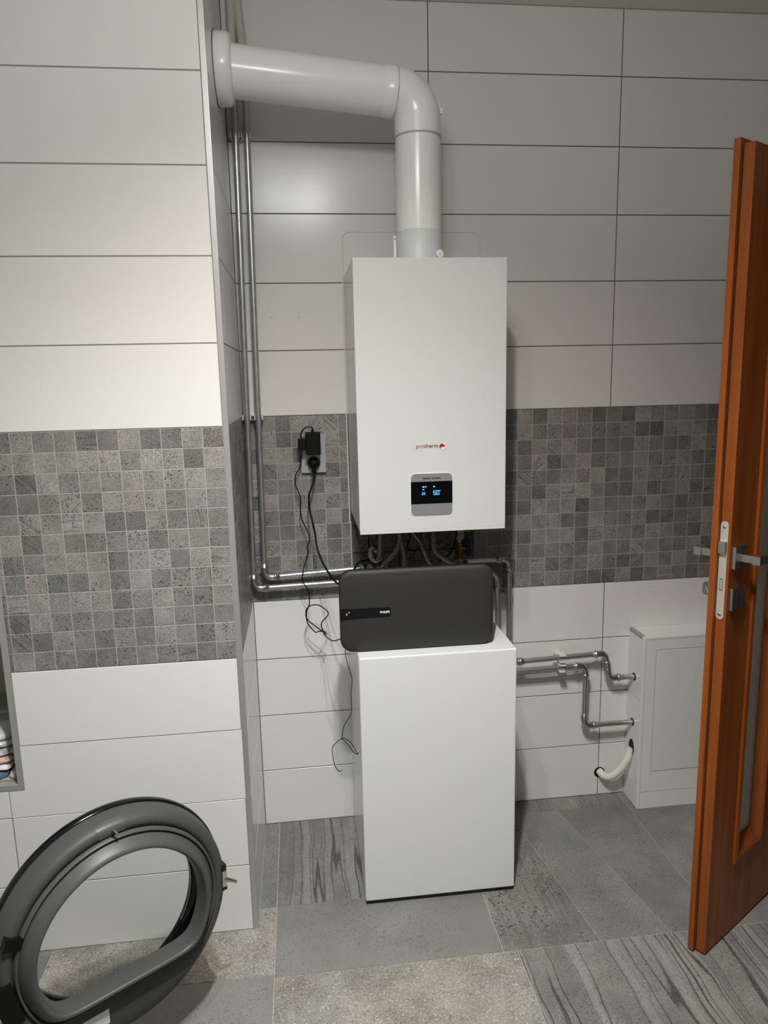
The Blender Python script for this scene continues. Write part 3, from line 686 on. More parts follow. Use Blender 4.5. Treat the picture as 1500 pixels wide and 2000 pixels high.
# ================================================================== SPEAKER ON THE TANK
SX0, SX1, SZ0, SZ1, SY = -0.9355, -0.500, TZ + 0.0005, 0.993, -0.400
spk = empty('wireless_speaker', ((SX0 + SX1) / 2, SY + 0.05, SZ0), 'charcoal rounded wireless speaker standing on the white water tank', 'speaker')
def so(mb, name, mat, parent=None):
    ob = mb.obj(name, mat, parent or spk)
    if parent is None: ob.location = -spk.location
    return ob
def face_loop(ins, y, r): return [(x, y, z + (max(0, y - SY - 0.022) * -0.0)) for x, z in rrect(SX0 + ins, SX1 - ins, SZ0 + ins, SZ1 - ins, max(0.004, r - ins * 0.6), 9)]
so(MB().loft([face_loop(0.034, SY + 0.085, 0.036), face_loop(0.018, SY + 0.078, 0.036), face_loop(0.004, SY + 0.040, 0.036), face_loop(0.0, SY + 0.022, 0.036), face_loop(0.0, SY + 0.0145, 0.036)]), 'shell', 'speaker_shell')
gl = []
for ins, y in ((0.0010, 0.0150), (0.0010, 0.0110), (0.0022, 0.0080), (0.0055, 0.0052), (0.012, 0.0036), (0.024, 0.0022), (0.045, 0.0010), (0.075, 0.0003), (0.105, 0.0)):
    gl.append(face_loop(ins, SY + y, 0.036))
so(MB().loft(gl), 'front_cover', 'speaker')
strip = so(MB().prism_xz([(SX0 + 0.0018, 0.8925), (-0.7960, 0.8835 + 0.0015)] and [(SX0 + 0.0018, 0.8595), (-0.7975, 0.8595), (-0.7945, 0.8625), (-0.7945, 0.8835), (-0.7975, 0.8865), (SX0 + 0.0018, 0.8865)], SY - 0.0012, SY + 0.010), 'badge_strip', 'gloss_black')
text_obj('maker_lettering', 'PHILIPS', -0.8245, 0.8705, 0.0265, SY - 0.0015, 'print_white', strip, 0.006, bold=0.0002)
so(MB().lathe((-0.9095, SY - 0.0022, 0.8775), (0, 1, 0), [(0, 0.0014), (0.0006, 0.0022), (0.001, 0.0022)], 12), 'status_light', 'led_red', strip)
ov = []
for rr_, zz_ in ((0.0020, 0.0035), (0.0012, 0.0027)): ov.append([(-0.9165 + rr_ * math.cos(a), SY - 0.0016, 0.8722 + zz_ * math.sin(a)) for a in [2 * math.pi * i / 20 for i in range(20)]])
so(MB().loft(ov, False, False, False), 'wireless_symbol', 'print_white', strip)
so(MB().box(-0.560, -0.515, SY + 0.02, SY + 0.080, SZ0 - 0.0003, SZ0 + 0.024), 'foot', 'black_matte')
so(MB().box(-0.88, -0.835, SY + 0.02, SY + 0.080, SZ0 - 0.0003, SZ0 + 0.024), 'foot', 'black_matte')

# ================================================================== PIPES
def fillet(pts, r):
    P = [Vector(p) for p in pts]; out = [P[0]]; arcs = []
    for i in range(1, len(P) - 1):
        a, b, c = P[i - 1], P[i], P[i + 1]
        d1 = (a - b).normalized(); d2 = (c - b).normalized()
        rr = min(r, (a - b).length * 0.49, (c - b).length * 0.49)
        p0, p1 = b + d1 * rr, b + d2 * rr
        arc = []
        for k in range(9):
            t = k / 8; arc.append((1 - t) ** 2 * p0 + 2 * t * (1 - t) * b * 1.0 + t * t * p1)
        # rounder than a parabola
        o = p0 + p1 - b; rad = (p0 - o).length
        arc = [o + ((q - o).normalized()) * rad for q in arc]
        arcs.append((arc, -d1, d2)); out += arc
    out.append(P[-1]); return out, arcs
def pipe_run(label, pts, r=0.009, bend=0.024, fittings=(), group='galvanized heating pipes', fr=1.48, name='heating_pipe', mat='zinc'):
    base = Vector(pts[-1]); t = empty(name, base, label, 'pipe', group)
    path, arcs = fillet(pts, bend)
    def po(mb, nm, mt, parent=t):
        ob = mb.obj(nm, mt, parent)
        if parent is t: ob.location = -base
        return ob
    po(MB().tube(path, r, 14), 'tube', mat)
    R2 = r * 1.22
    for (arc, d1, d2) in arcs:
        ext = [arc[0] - d1 * 0.012] + arc + [arc[-1] + d2 * 0.012]
        e = po(MB().tube(ext, R2, 16), 'elbow_fitting', 'press')
        for c, d in ((arc[0] - d1 * 0.012, -d1), (arc[-1] + d2 * 0.012, d2)):
            po(MB().lathe(c - d * 0.002, d, [(-0.004, R2), (-0.002, r * fr), (0.003, r * fr), (0.005, R2 * 0.98), (0.013, R2 * 0.98), (0.014, r)], 18), 'press_collar', 'press')
    for c, d in fittings:
        c = Vector(c); d = Vector(d).normalized()
        po(MB().lathe(c - d * 0.012, d, [(0, r), (0.001, R2), (0.006, R2), (0.008, r * fr), (0.016, r * fr), (0.018, R2), (0.023, R2), (0.024, r)], 18), 'press_coupling', 'press')
    return t
PY = -0.034
pipe_run('outer galvanized pipe in the left corner, running lowest towards the tank', [(-1.1668, PY, 2.436), (-1.1890, PY, 0.855), (-0.60, PY, 0.868)])
pipe_run('inner galvanized pipe in the left corner, ending under the boiler', [(-1.1357, PY, 2.412), (-1.1535, PY, 0.889), (-0.845, PY, 0.904)])
# sleeves near the ceiling
for lab, a, b in (('beige sleeve on the outer corner pipe above the flue', (-1.1668, PY, 2.44), (-1.1640, PY, CEIL - 0.001)), ('beige sleeve on the inner corner pipe above the flue', (-1.1355, PY, 2.415), (-1.1500, PY, CEIL - 0.001))):
    s_ = empty('pipe_sleeve', a, lab, 'pipe sleeve', 'sleeves on the corner pipes')
    ob = MB().tube([a, b], 0.0125, 16).obj('sleeve_tube', 'sleeve', s_); ob.location = -Vector(a)
    ob = MB().lathe(a, Vector(b) - Vector(a), [(-0.012, 0.0102), (-0.010, 0.0142), (0.0, 0.0142), (0.001, 0.012)], 16).obj('sleeve_end', 'beige_clip', s_); ob.location = -Vector(a)
def double_clamp(label, c, dx, mat, vertical=True):
    """c: wall point in the middle; dx half spacing; pipes vertical (or horizontal)"""
    t = empty('pipe_clamp', c, label, 'pipe clamp', 'double pipe clamps')
    if vertical:
        MB().box(-dx - 0.013, dx + 0.013, -0.020, 0, -0.008, 0.008, 0.002).obj('bridge', mat, t)
        for s in (-1, 1):
            for q in (-1, 1):
                MB().box(s * dx + q * 0.0118 - 0.0016, s * dx + q * 0.0118 + 0.0016, -0.042, -0.018, -0.008, 0.008, 0.001).obj('clip_jaw', mat, t)
        MB().lathe((0, -0.0205, 0), (0, -1, 0), [(0, 0.0055), (0.0006, 0.0055)], 14).obj('screw_recess', 'dark_hole', t)
        MB().lathe((0, -0.0205, 0.001), (0, -1, 0), [(0, 0.0028), (0.0015, 0.002)], 10).obj('screw', 'nickel', t)
    return t
double_clamp('white double clamp on the corner pipes just below the flue', (-1.1565, 0, 2.205), 0.0155, 'clip')
double_clamp('white double clamp on the corner pipes at the mosaic top edge', (-1.1645, 0, 1.399), 0.0180, 'clip')
double_clamp('beige double clamp on the two pipes right of the speaker', (-0.371, 0, 0.797), 0.0200, 'beige_clip')
QY = -0.050
pipe_run('galvanized pipe from the gas valve, dropping right of the tank to the upper box inlet', [(-0.505, QY, 0.914), (-0.3545, QY, 0.914), (-0.3515, QY, 0.553), (-0.012, QY, 0.563), (0.006, QY, 0.472), (0.0962, QY, 0.470)], bend=0.022, fittings=[((-0.312, QY, 0.554), (1, 0, 0)), ((-0.003, QY, 0.520), (0.2, 0, -1))])
pipe_run('galvanized pipe dropping behind the speaker, ending in the lower box inlet', [(-0.50, QY, 0.868), (-0.392, QY, 0.868), (-0.390, QY, 0.520), (-0.080, QY, 0.524), (-0.080, QY, 0.300), (0.0962, QY, 0.301)], bend=0.024)
for zz, lab in ((0.5580, 'white clip holding the upper pipe right of the tank'), (0.5232, 'white clip holding the lower pipe right of the tank')):
    t = empty('pipe_clip', (-0.168, 0, zz), lab, 'pipe clamp', 'clips on the horizontal pipes')
    MB().box(-0.010, 0.010, -0.040, 0, -0.0035, 0.0035, 0.001).obj('stem', 'clip', t)
    for q in (-1, 1): MB().box(-0.011, 0.011, -0.068, -0.034, q * 0.0112 - 0.002, q * 0.0112 + 0.002, 0.001).obj('clip_jaw', 'clip', t)

# ---- corrugated hoses under the boiler
def corrugated(label, pts, r=0.0072, pitch=0.0052):
    path = smooth_path(pts, 14)
    L = [0.0]
    for a, b in zip(path, path[1:]): L.append(L[-1] + (b - a).length)
    n = int(L[-1] / (pitch / 4)); pp = []; rad = []; j = 0
    for i in range(n + 1):
        s = L[-1] * i / n
        while j < len(L) - 2 and L[j + 1] < s: j += 1
        t = (s - L[j]) / max(1e-9, L[j + 1] - L[j]); pp.append(path[j].lerp(path[j + 1], t))
        rad.append(r * (1.0 + 0.22 * math.sin(2 * math.pi * s / pitch)))
    b = Vector(pts[-1]); t_ = empty('corrugated_hose', b, label, 'hose', 'corrugated hoses under the boiler')
    ob = MB().tube(pp, r, 10, True, rad).obj('hose_tube', 'corrugated', t_); ob.location = -b
    d = (path[1] - path[0]).normalized()
    ob = MB().lathe(path[0] - d * 0.003, d, [(0, r * 1.1), (0.001, r * 1.4), (0.014, r * 1.4), (0.016, r * 1.0)], 6).obj('union_nut', 'corrugated', t_); ob.location = -b
    return t_
corrugated('curled corrugated steel hose at the left under the boiler', [(-0.783, -0.12, 1.079), (-0.784, -0.12, 1.04), (-0.786, -0.12, 1.009), (-0.788, -0.12, 0.975), (-0.792, -0.12, 0.958), (-0.802, -0.12, 0.951), (-0.811, -0.12, 0.955), (-0.816, -0.11, 0.965), (-0.816, -0.1, 0.975), (-0.807, -0.09, 0.981), (-0.797, -0.08, 0.975)], 0.0088)
corrugated('corrugated steel hose slanting down to the left under the boiler', [(-0.731, -0.16, 1.079), (-0.732, -0.16, 1.046), (-0.734, -0.16, 1.017), (-0.742, -0.16, 0.994), (-0.759, -0.16, 0.971), (-0.778, -0.16, 0.951), (-0.789, -0.16, 0.931), (-0.792, -0.16, 0.88)])
corrugated('straight vertical corrugated hose under the boiler', [(-0.720, -0.1, 1.079), (-0.718, -0.1, 1.003), (-0.712, -0.1, 0.972), (-0.71, -0.1, 0.937), (-0.711, -0.1, 0.86)])
corrugated('thin corrugated hose slanting down to the right under the boiler', [(-0.705, -0.13, 1.079), (-0.688, -0.13, 1.037), (-0.667, -0.13, 1.01), (-0.653, -0.13, 0.978), (-0.642, -0.13, 0.948), (-0.627, -0.13, 0.921), (-0.61, -0.13, 0.87)], 0.0056)
corrugated('shiny corrugated hose bending right towards the brass valve', [(-0.628, -0.16, 1.079), (-0.628, -0.16, 1.048), (-0.627, -0.16, 1.01), (-0.62, -0.16, 0.981), (-0.599, -0.165, 0.96), (-0.574, -0.17, 0.945), (-0.553, -0.18, 0.938), (-0.534, -0.19, 0.933), (-0.505, -0.2, 0.91)], 0.0078)
corrugated('dark corrugated hose behind the shiny one under the boiler', [(-0.650, -0.09, 1.079), (-0.644, -0.09, 1.034), (-0.654, -0.09, 1.001), (-0.645, -0.09, 0.961), (-0.63, -0.09, 0.935), (-0.615, -0.09, 0.86)], 0.006)
# ---- brass gas valve
gv = empty('gas_valve', (-0.531, -0.10, 0.914), 'brass gas valve with dark blue handle under the boiler right side', 'valve')
def go(mb, nm, mt): ob = mb.obj(nm, mt, gv); ob.location = -gv.location; return ob
go(MB().lathe((-0.533, -0.10, 0.925), (0, 0, 1), [(-0.012, 0.011), (-0.002, 0.011), (0, 0.017), (0.016, 0.017), (0.018, 0.013), (0.062, 0.0145), (0.064, 0.012), (0.078, 0.012)], 20), 'valve_body', 'brass')
go(MB().lathe((-0.533, -0.10, 1.002), (0, 0, 1), [(0, 0.0165), (0.018, 0.0165), (0.020, 0.010), (0.024, 0.017), (0.046, 0.017), (0.048, 0.010), (0.078, 0.010)], 6), 'hex_nut', 'beige_clip')
go(MB().lathe((-0.533, -0.10, 0.914), (1, 0, 0), [(-0.012, 0.012), (0.010, 0.012), (0.012, 0.0155), (0.026, 0.0155), (0.030, 0.010)], 18), 'elbow_union', 'brass')
h_ = MB(); h_.loft([[(x * k, y, z * k2) for x, z in rrect(-0.012, 0.012, -0.030, 0.030, 0.008, 5)] for y, k, k2 in ((0.0, 0.9, 0.95), (0.004, 1, 1), (0.012, 1, 1), (0.015, 0.85, 0.9))])
ob = h_.obj('valve_handle', 'blue_plastic', gv); ob.location = Vector((-0.512, -0.122, 0.978)) - gv.location; ob.rotation_euler = (0, math.radians(-8), math.radians(-30))
go(MB().tube([(-0.530, -0.108, 0.975), (-0.516, -0.116, 0.975)], 0.005, 10), 'valve_stem', 'brass')
def cable(name, label, pts, r, mat='black_plastic', cat='cable', n=7):
    b = Vector(pts[0]); t = empty(name, b, label, cat, 'sensor cables under the boiler' if name == 'sensor_cable' else None)
    ob = MB().tube(smooth_path(pts, n), r, 8).obj('cord', mat, t); ob.location = -b
    return t
cable('sensor_cable', 'black sensor cable beside the brass valve', [(-0.547, -0.12, 1.079), (-0.547, -0.12, 1.029), (-0.551, -0.12, 1.0), (-0.561, -0.12, 0.974), (-0.575, -0.12, 0.952), (-0.60, -0.10, 0.93)], 0.0028)
cable('sensor_cable', 'black cable arched over the pipe end at the left under the boiler', [(-0.868, -0.045, 0.905), (-0.855, -0.05, 0.925), (-0.83, -0.06, 0.937), (-0.80, -0.06, 0.935), (-0.775, -0.06, 0.915), (-0.76, -0.06, 0.88)], 0.0030)
cable('sensor_cable', 'thin looped cable in the middle under the boiler', [(-0.70, -0.11, 1.079), (-0.69, -0.1, 1.02), (-0.70, -0.1, 0.985), (-0.675, -0.1, 0.97), (-0.655, -0.1, 1.0), (-0.665, -0.1, 1.079)], 0.0024)
# compression union where the inner corner pipe ends
un = empty('pipe_union', (-0.845, PY, 0.904), 'shiny compression union at the inner pipe end under the boiler', 'pipe fitting')
MB().lathe((0, 0, 0), (1, 0, 0.05), [(-0.002, 0.010), (0, 0.0145), (0.014, 0.0145), (0.016, 0.011), (0.026, 0.011), (0.028, 0.0155), (0.044, 0.0155), (0.046, 0.010), (0.085, 0.010)], 6).obj('union_body', 'press', un)
MB().tube([(0.055, 0, 0.002), (0.055, 0, 0.035)], 0.003, 8).obj('vent_screw', 'chrome', un)

# ================================================================== SOCKET, PLUGS, CORDS
sk = empty('wall_socket', (-0.983, 0, 1.280), 'silver grey double wall socket on the mosaic band', 'socket')
MB().prism_xz(rrect(-0.0385, 0.0385, -0.0605, 0.0605, 0.003, 4), -0.012, 0).obj('frame_plate', 'silver_plate', sk)
for zz in (-0.029, 0.029):
    rg = MB().loft([[(r * math.cos(a), y, zz + r * math.sin(a)) for a in [2 * math.pi * i / 36 for i in range(36)]] for r, y in ((0.0225, -0.0118), (0.0225, -0.0128), (0.0208, -0.0128), (0.0200, -0.006))], False, False).obj('socket_ring', 'silver_plate', sk)
    MB().lathe((0, -0.0122, zz), (0, -1, 0), [(0, 0.0203), (0.0002, 0.0203)], 32).obj('socket_well', 'panel_grey', sk)
ad = empty('power_adapter', (-0.983, -0.0132, 1.313), 'black plug in power adapter in the upper socket', 'adapter')
MB().box(-0.0235, 0.0225, -0.050, -0.0005, -0.033, 0.037, 0.004).obj('housing', 'black_plastic', ad)
MB().box(-0.0470, -0.0225, -0.042, -0.012, -0.018, 0.018, 0.003).obj('inline_block', 'black_plastic', ad)
MB().tube([(-0.001, -0.034, 0.034), (-0.001, -0.035, 0.045)], 0.0042, 10).obj('strain_relief', 'black_plastic', ad)
ob = MB().tube(smooth_path([(-0.983, -0.047, 1.352), (-0.984, -0.05, 1.362), (-0.994, -0.05, 1.367), (-1.01, -0.05, 1.361), (-1.019, -0.048, 1.347), (-1.019, -0.042, 1.328)], 7), 0.0021, 8).obj('loop_cord', 'black_plastic', ad); ob.location = -ad.location
thin2 = [(-1.019, -0.042, 1.300), (-1.019, -0.045, 1.288), (-1.028, -0.03, 1.24), (-1.041, -0.03, 1.216), (-1.043, -0.03, 1.186), (-1.03, -0.03, 1.143), (-1.03, -0.04, 1.085), (-1.009, -0.05, 1.03), (-1.008, -0.055, 1.005), (-1.015, -0.06, 0.989), (-1.014, -0.06, 0.968), (-1.031, -0.07, 0.914), (-1.033, -0.075, 0.881), (-1.017, -0.08, 0.851), (-1.016, -0.085, 0.809), (-1.026, -0.09, 0.784), (-1.024, -0.09, 0.749), (-1.004, -0.095, 0.722), (-0.998, -0.097, 0.718), (-0.990, -0.10, 0.722), (-0.972, -0.10, 0.720),
         (-0.966, -0.104, 0.714), (-0.973, -0.106, 0.712), (-0.972, -0.102, 0.720), (-0.987, -0.092, 0.727), (-1.023, -0.087, 0.758), (-1.028, -0.087, 0.784), (-1.018, -0.085, 0.801), (-0.992, -0.09, 0.807), (-0.965, -0.1, 0.793), (-0.959, -0.11, 0.778), (-0.980, -0.115, 0.755), (-0.977, -0.12, 0.73), (-0.969, -0.14, 0.720), (-0.961, -0.2, 0.731), (-0.948, -0.28, 0.754), (-0.925, -0.318, 0.775)]
cable('speaker_power_cord', 'thin black cord hanging in a knotted loop beside the speaker', thin2, 0.0018)
pg = empty('power_plug', (-0.983, -0.0132, 1.251), 'round black mains plug with thick cord in the lower socket', 'plug')
MB().lathe((0, 0, 0), (0, -1, 0), [(0.0004, 0.0180), (0.010, 0.0185), (0.020, 0.0170), (0.030, 0.010), (0.032, 0.004)], 28).obj('plug_body', 'black_plastic', pg)
MB().loft([[(x * k, y, z) for x, y in [(0.008 * math.cos(a), -0.020 + 0.011 * math.sin(a)) for a in [2 * math.pi * i / 14 for i in range(14)]]] for k, z in ((1.3, 0.008), (1.1, -0.010), (0.85, -0.026), (0.55, -0.036))]).obj('plug_neck', 'black_plastic', pg)
thick = [(-0.983, -0.034, 1.226), (-0.985, -0.05, 1.205), (-0.991, -0.062, 1.186), (-1.002, -0.07, 1.157), (-1.003, -0.07, 1.115), (-0.997, -0.08, 1.082), (-0.989, -0.09, 1.037), (-0.985, -0.11, 0.999), (-0.971, -0.14, 0.959), (-0.95, -0.19, 0.929), (-0.93, -0.25, 0.918), (-0.91, -0.285, 0.925), (-0.86, -0.285, 0.90), (-0.80, -0.27, 0.80), (-0.75, -0.24, 0.763)]
ob = MB().tube(smooth_path(thick, 7), 0.0033, 10).obj('mains_cord', 'black_plastic', pg); ob.location = -pg.location
ant = [(-0.915, -0.350, 0.768), (-0.922, -0.37, 0.75), (-0.916, -0.37, 0.714), (-0.906, -0.37, 0.671), (-0.91, -0.37, 0.623), (-0.909, -0.37, 0.58), (-0.914, -0.37, 0.559), (-0.932, -0.37, 0.53), (-0.939, -0.37, 0.497), (-0.936, -0.37, 0.487), (-0.919, -0.37, 0.464), (-0.905, -0.37, 0.442), (-0.8965, -0.37, 0.440), (-0.8935, -0.372, 0.444), (-0.8975, -0.374, 0.441), (-0.905, -0.374, 0.46), (-0.916, -0.374, 0.479), (-0.93, -0.374, 0.491), (-0.939, -0.374, 0.493), (-0.956, -0.372, 0.481), (-0.969, -0.37, 0.462), (-0.966, -0.37, 0.424), (-0.962, -0.37, 0.405), (-0.952, -0.37, 0.39), (-0.943, -0.37, 0.391)]
cable('antenna_wire', 'thin black antenna wire dangling left of the white tank', ant, 0.0011)

# ================================================================== BOX WITH ACCESS PANEL, DRAIN HOSE, HOOK
WX, WY, WZ = 0.098, -0.107, 0.632
sb = empty('service_box', (WX, 0, 0), 'low white tiled box with square access panel behind the door', 'service box')
def sbo(mb, nm, mt, parent=None):
    ob = mb.obj(nm, mt, parent or sb)
    if parent is None: ob.location = -sb.location
    return ob
sbo(MB().box(WX + 0.002, XR, WY + 0.002, -0.001, 0.0, WZ - 0.002), 'core', 'grout_grey')
for z0, z1 in ((0.0, 0.2), (0.2, 0.4), (0.4, WZ - 0.009)):
    o = link('side_tile', tile_mesh(-WY - 0.012, z1 - z0 - J, 0.004, 'white_tile'), None, sb, (-0.0005, (WY + 0.010) / 2, (z0 + z1) / 2), (0, 0, math.radians(-90)))
o = sbo(MB().box(WX - 0.001, XR, WY - 0.001, -0.001, WZ - 0.008, WZ, 0.001), 'top_tile', 'white_tile')
sbo(MB().box(WX - 0.0016, WX + 0.010, WY - 0.0016, WY + 0.010, 0.0, WZ + 0.0008, 0.002), 'corner_profile', 'white_tile')
sbo(MB().box(WX - 0.0018, WX + 0.012, WY + 0.010, -0.001, WZ - 0.009, WZ + 0.0015, 0.0015), 'edge_profile', 'alu_dull')
sbo(MB().box(WX + 0.0105, XR, WY - 0.0004, WY + 0.003, 0.0, 0.0605), 'front_tile', 'white_tile')
m = MB(); m.box(WX + 0.0105, 0.143, WY - 0.0004, WY + 0.003, 0.0632, WZ - 0.009); m.box(0.143, XR, WY - 0.0004, WY + 0.003, 0.0625, 0.1385); m.box(0.143, XR, WY - 0.0004, WY + 0.003, 0.587, WZ - 0.009)
sbo(m, 'front_tile', 'white_tile')
ap = sbo(MB().box(0.1452, 0.64, WY - 0.0018, WY + 0.003, 0.1410, 0.5845, 0.0008), 'access_panel', 'panel_white')
for z, nm in ((0.470, 'pipe_hole'), (0.301, 'pipe_hole')):
    sbo(MB().lathe((WX - 0.0012, QY, z), (-1, 0, 0), [(0, 0.0135), (0.0008, 0.0135)], 24), nm, 'dark_hole')
sbo(MB().loft([[(WX - 0.0014, -0.052 + 0.019 * math.cos(a), 0.205 + 0.032 * math.sin(a)) for a in [2 * math.pi * i / 24 for i in range(24)]], [(WX - 0.0024, -0.052 + 0.0185 * math.cos(a), 0.205 + 0.0315 * math.sin(a)) for a in [2 * math.pi * i / 24 for i in range(24)]]], True, True, False), 'hose_hole', 'dark_hole')
dh = empty('drain_hose', (0.006, 0, 0.085), 'cream drain hose between the wall hole and the white box', 'hose')
hp = smooth_path([(0.004, 0.000, 0.092), (0.012, -0.024, 0.086), (0.030, -0.044, 0.094), (0.058, -0.055, 0.126), (0.078, -0.058, 0.160), (0.089, -0.054, 0.186), (0.0945, -0.052, 0.205)], 8)
ob = MB().tube(hp, 0.0130, 18).obj('hose_tube', 'hose', dh); ob.location = -dh.location
MB().lathe((-0.002, -0.0005, 0.003), (0, -1, 0), [(0, 0.020), (0.0008, 0.020)], 28).obj('wall_hole', 'dark_hole', dh)
hk = empty('adhesive_hook', (0.372, 0, 0.762), 'clear plastic adhesive hook on the white tile beside the door', 'hook')
MB().prism_xz(rrect(-0.012, 0.012, -0.022, 0.022, 0.010, 6), -0.004, 0).obj('hook_plate', 'clear_plastic', hk)
MB().tube(smooth_path([(0, -0.003, 0.004), (0, -0.012, -0.006), (0, -0.018, -0.014), (0, -0.022, -0.008), (0, -0.023, 0.0)], 5), 0.0032, 8).obj('hook_arm', 'clear_plastic', hk)

# ================================================================== WASHING MACHINE WITH OPEN DOOR
psi = -0.968
wm = empty('washing_machine', (-1.70, -1.36, 0), 'washing machine standing at the left with its dark round door swung open', 'washing machine')
def wo(mb, nm, mt, parent=None):
    ob = mb.obj(nm, mt, parent or wm)
    if parent is None: ob.location = -wm.location
    return ob
m = MB(); m.box(-2.30, -1.715, -1.66, -1.06, 0.012, 0.85, 0.006); wo(m, 'body', 'white_metal')
wo(MB().box(-1.716, -1.700, -1.655, -1.065, 0.74, 0.845, 0.003), 'control_fascia', 'panel_white')
wo(MB().lathe((-1.713, -1.36, 0.384), (1, 0, 0), [(0, 0.235), (0.012, 0.225), (0.012, 0.17), (0.0, 0.16)], 48), 'door_surround', 'washer_dark')
wo(MB().lathe((-1.7105, -1.36, 0.384), (1, 0, 0), [(0, 0.158), (0.006, 0.158)], 40), 'drum_opening', 'black_matte')
for fx in (-2.24, -1.78):
    for fy in (-1.60, -1.12): wo(MB().lathe((fx, fy, 0.0005), (0, 0, 1), [(0, 0.022), (0.013, 0.018)], 16), 'foot', 'black_plastic')
WC = Vector((-1.42, -0.931, 0.384)); nv = Vector((math.cos(psi), math.sin(psi), 0)); tv = Vector((-math.sin(psi), math.cos(psi), 0)); zv = Vector((0, 0, 1))
NS = 120
def dloop(R, ch, s):
    """circle of radius R flattened by a chord at -ch with soft corners, offset s along the door normal"""
    out = []
    for i in range(NS):
        a = 2 * math.pi * i / NS
        c, si = math.cos(a), math.sin(a)
        r = R
        if ch is not None and si < 0:
            rc = ch / max(1e-6, -si)             # radius to the chord
            kx = 14.0; r = (R ** -kx + rc ** -kx) ** (-1 / kx)
        out.append(WC + tv * (r * c) + zv * (r * si) + nv * s)
    return out
wd = wo(MB().loft([dloop(0.2145, 0.150, -0.034), dloop(0.2175, 0.160, -0.0285), dloop(0.226, 0.195, -0.0270), dloop(0.234, None, -0.0295), dloop(0.2395, None, -0.036), dloop(0.2425, None, -0.045), dloop(0.2465, None, -0.074), dloop(0.2465, None, -0.082)], False, False), 'door', 'washer_dark')
wo(MB().loft([dloop(0.2465, None, -0.076), dloop(0.2490, None, -0.077), dloop(0.2510, None, -0.081), dloop(0.2515, None, -0.090), dloop(0.2480, None, -0.098), dloop(0.2380, None, -0.102), dloop(0.186, None, -0.103), dloop(0.1835, None, -0.100), dloop(0.186, None, -0.086), dloop(0.2465, None, -0.084)], False, False), 'door_outer_trim', 'gloss_black', wd)
wo(MB().loft([dloop(0.2062, 0.1395, -0.030), dloop(0.2068, 0.140, -0.0225), dloop(0.2090, 0.1425, -0.0205), dloop(0.2112, 0.1445, -0.0225), dloop(0.2125, 0.1455, -0.026), dloop(0.2150, 0.151, -0.034)], False, False), 'door_ridge', 'washer_lip', wd)
wo(MB().loft([dloop(0.2062, 0.1395, -0.0300), dloop(0.2045, 0.1380, -0.0260), dloop(0.1930, 0.1265, -0.0090), dloop(0.1895, 0.1225, -0.0045), dloop(0.1860, 0.1190, -0.0015), dloop(0.1825, 0.1155, -0.0002), dloop(0.1795, 0.1125, -0.0012), dloop(0.1780, 0.1110, -0.0040)], False, False), 'door_lip', 'washer_lip', wd)
wo(MB().loft([dloop(0.1780, 0.1110, -0.0040), dloop(0.1762, 0.1096, -0.0085), dloop(0.1755, 0.1090, -0.020), dloop(0.1750, 0.1085, -0.043), dloop(0.1765, 0.110, -0.046), dloop(0.2120, 0.160, -0.050)], False, False), 'door_inner_wall', 'washer_dark', wd)
wo(MB().loft([dloop(0.1850, None, -0.093), dloop(0.1850, None, -0.096)], True, True, False), 'door_pane', 'pane', wd)
wo(MB().tube([WC + tv * (0.1825 * math.cos(a)) + zv * (0.1825 * math.sin(a)) + nv * -0.088 for a in [-0.60 + 1.35 * i / 24 for i in range(25)]], 0.0016, 8), 'pane_edge', 'chrome', wd)
def wp(a, R, s): return WC + tv * (R * math.cos(a)) + zv * (R * math.sin(a)) + nv * s
# hatch with little lever on top of the door rim
def patch(x0, x1, n, rows_, lift):
    loops = []
    for (R, s) in rows_:
        loops.append([wp(math.pi / 2 - (x0 + (x1 - x0) * i / n) / 0.23, R, s) for i in range(n + 1)])
    V = [p for l in loops for p in l]; Fc = []
    for i in range(len(loops) - 1):
        for j in range(n): Fc.append((i * (n + 1) + j, i * (n + 1) + j + 1, (i + 1) * (n + 1) + j + 1, (i + 1) * (n + 1) + j))
    return MB().add(V, Fc, True)
wo(patch(-0.033, 0.022, 8, [(0.2180, -0.0277), (0.226, -0.0262), (0.2345, -0.0287), (0.2400, -0.0352), (0.2430, -0.0445), (0.2437, -0.050), (0.2425, -0.0505)], 0), 'release_hatch', 'washer_lip', wd)
wo(MB().tube([wp(math.pi / 2 + 0.010, 0.226, -0.027), wp(math.pi / 2 + 0.018, 0.232, -0.020), wp(math.pi / 2 - 0.01, 0.222, -0.012)], 0.003, 8, True, [0.0035, 0.003, 0.0018]), 'release_lever', 'washer_lip', wd)
# latch hook at the free edge
lt = wo(MB().tube([wp(-0.04, 0.234, -0.030), wp(-0.05, 0.243, -0.024), wp(-0.075, 0.255, -0.022), wp(-0.105, 0.265, -0.024)], 0.005, 10, True, [0.0055, 0.0055, 0.0048, 0.0042]), 'latch_hook', 'chrome', wd)
def wbox(a, R, s, hw, hh, hd, nm, mt):
    c = wp(a, R, s); er = (wp(a, R + 1, s) - c).normalized(); et = (wp(a + 0.01, R, s) - c).normalized()
    V = []
    for i in (-1, 1):
        for j in (-1, 1):
            for k_ in (-1, 1): V.append(c + er * hw * i + et * hh * j + nv * hd * k_)
    return wo(MB().add(V, [(0, 1, 3, 2), (4, 6, 7, 5), (0, 4, 5, 1), (2, 3, 7, 6), (0, 2, 6, 4), (1, 5, 7, 3)]), nm, mt, wd)
wbox(-0.03, 0.2362, -0.0315, 0.0055, 0.020, 0.006, 'latch_plate', 'chrome')
wbox(-0.02, 0.2360, -0.036, 0.0060, 0.032, 0.009, 'latch_recess', 'gloss_black')
wbox(math.radians(158), 0.224, -0.034, 0.016, 0.012, 0.014, 'hinge_block', 'black_plastic')
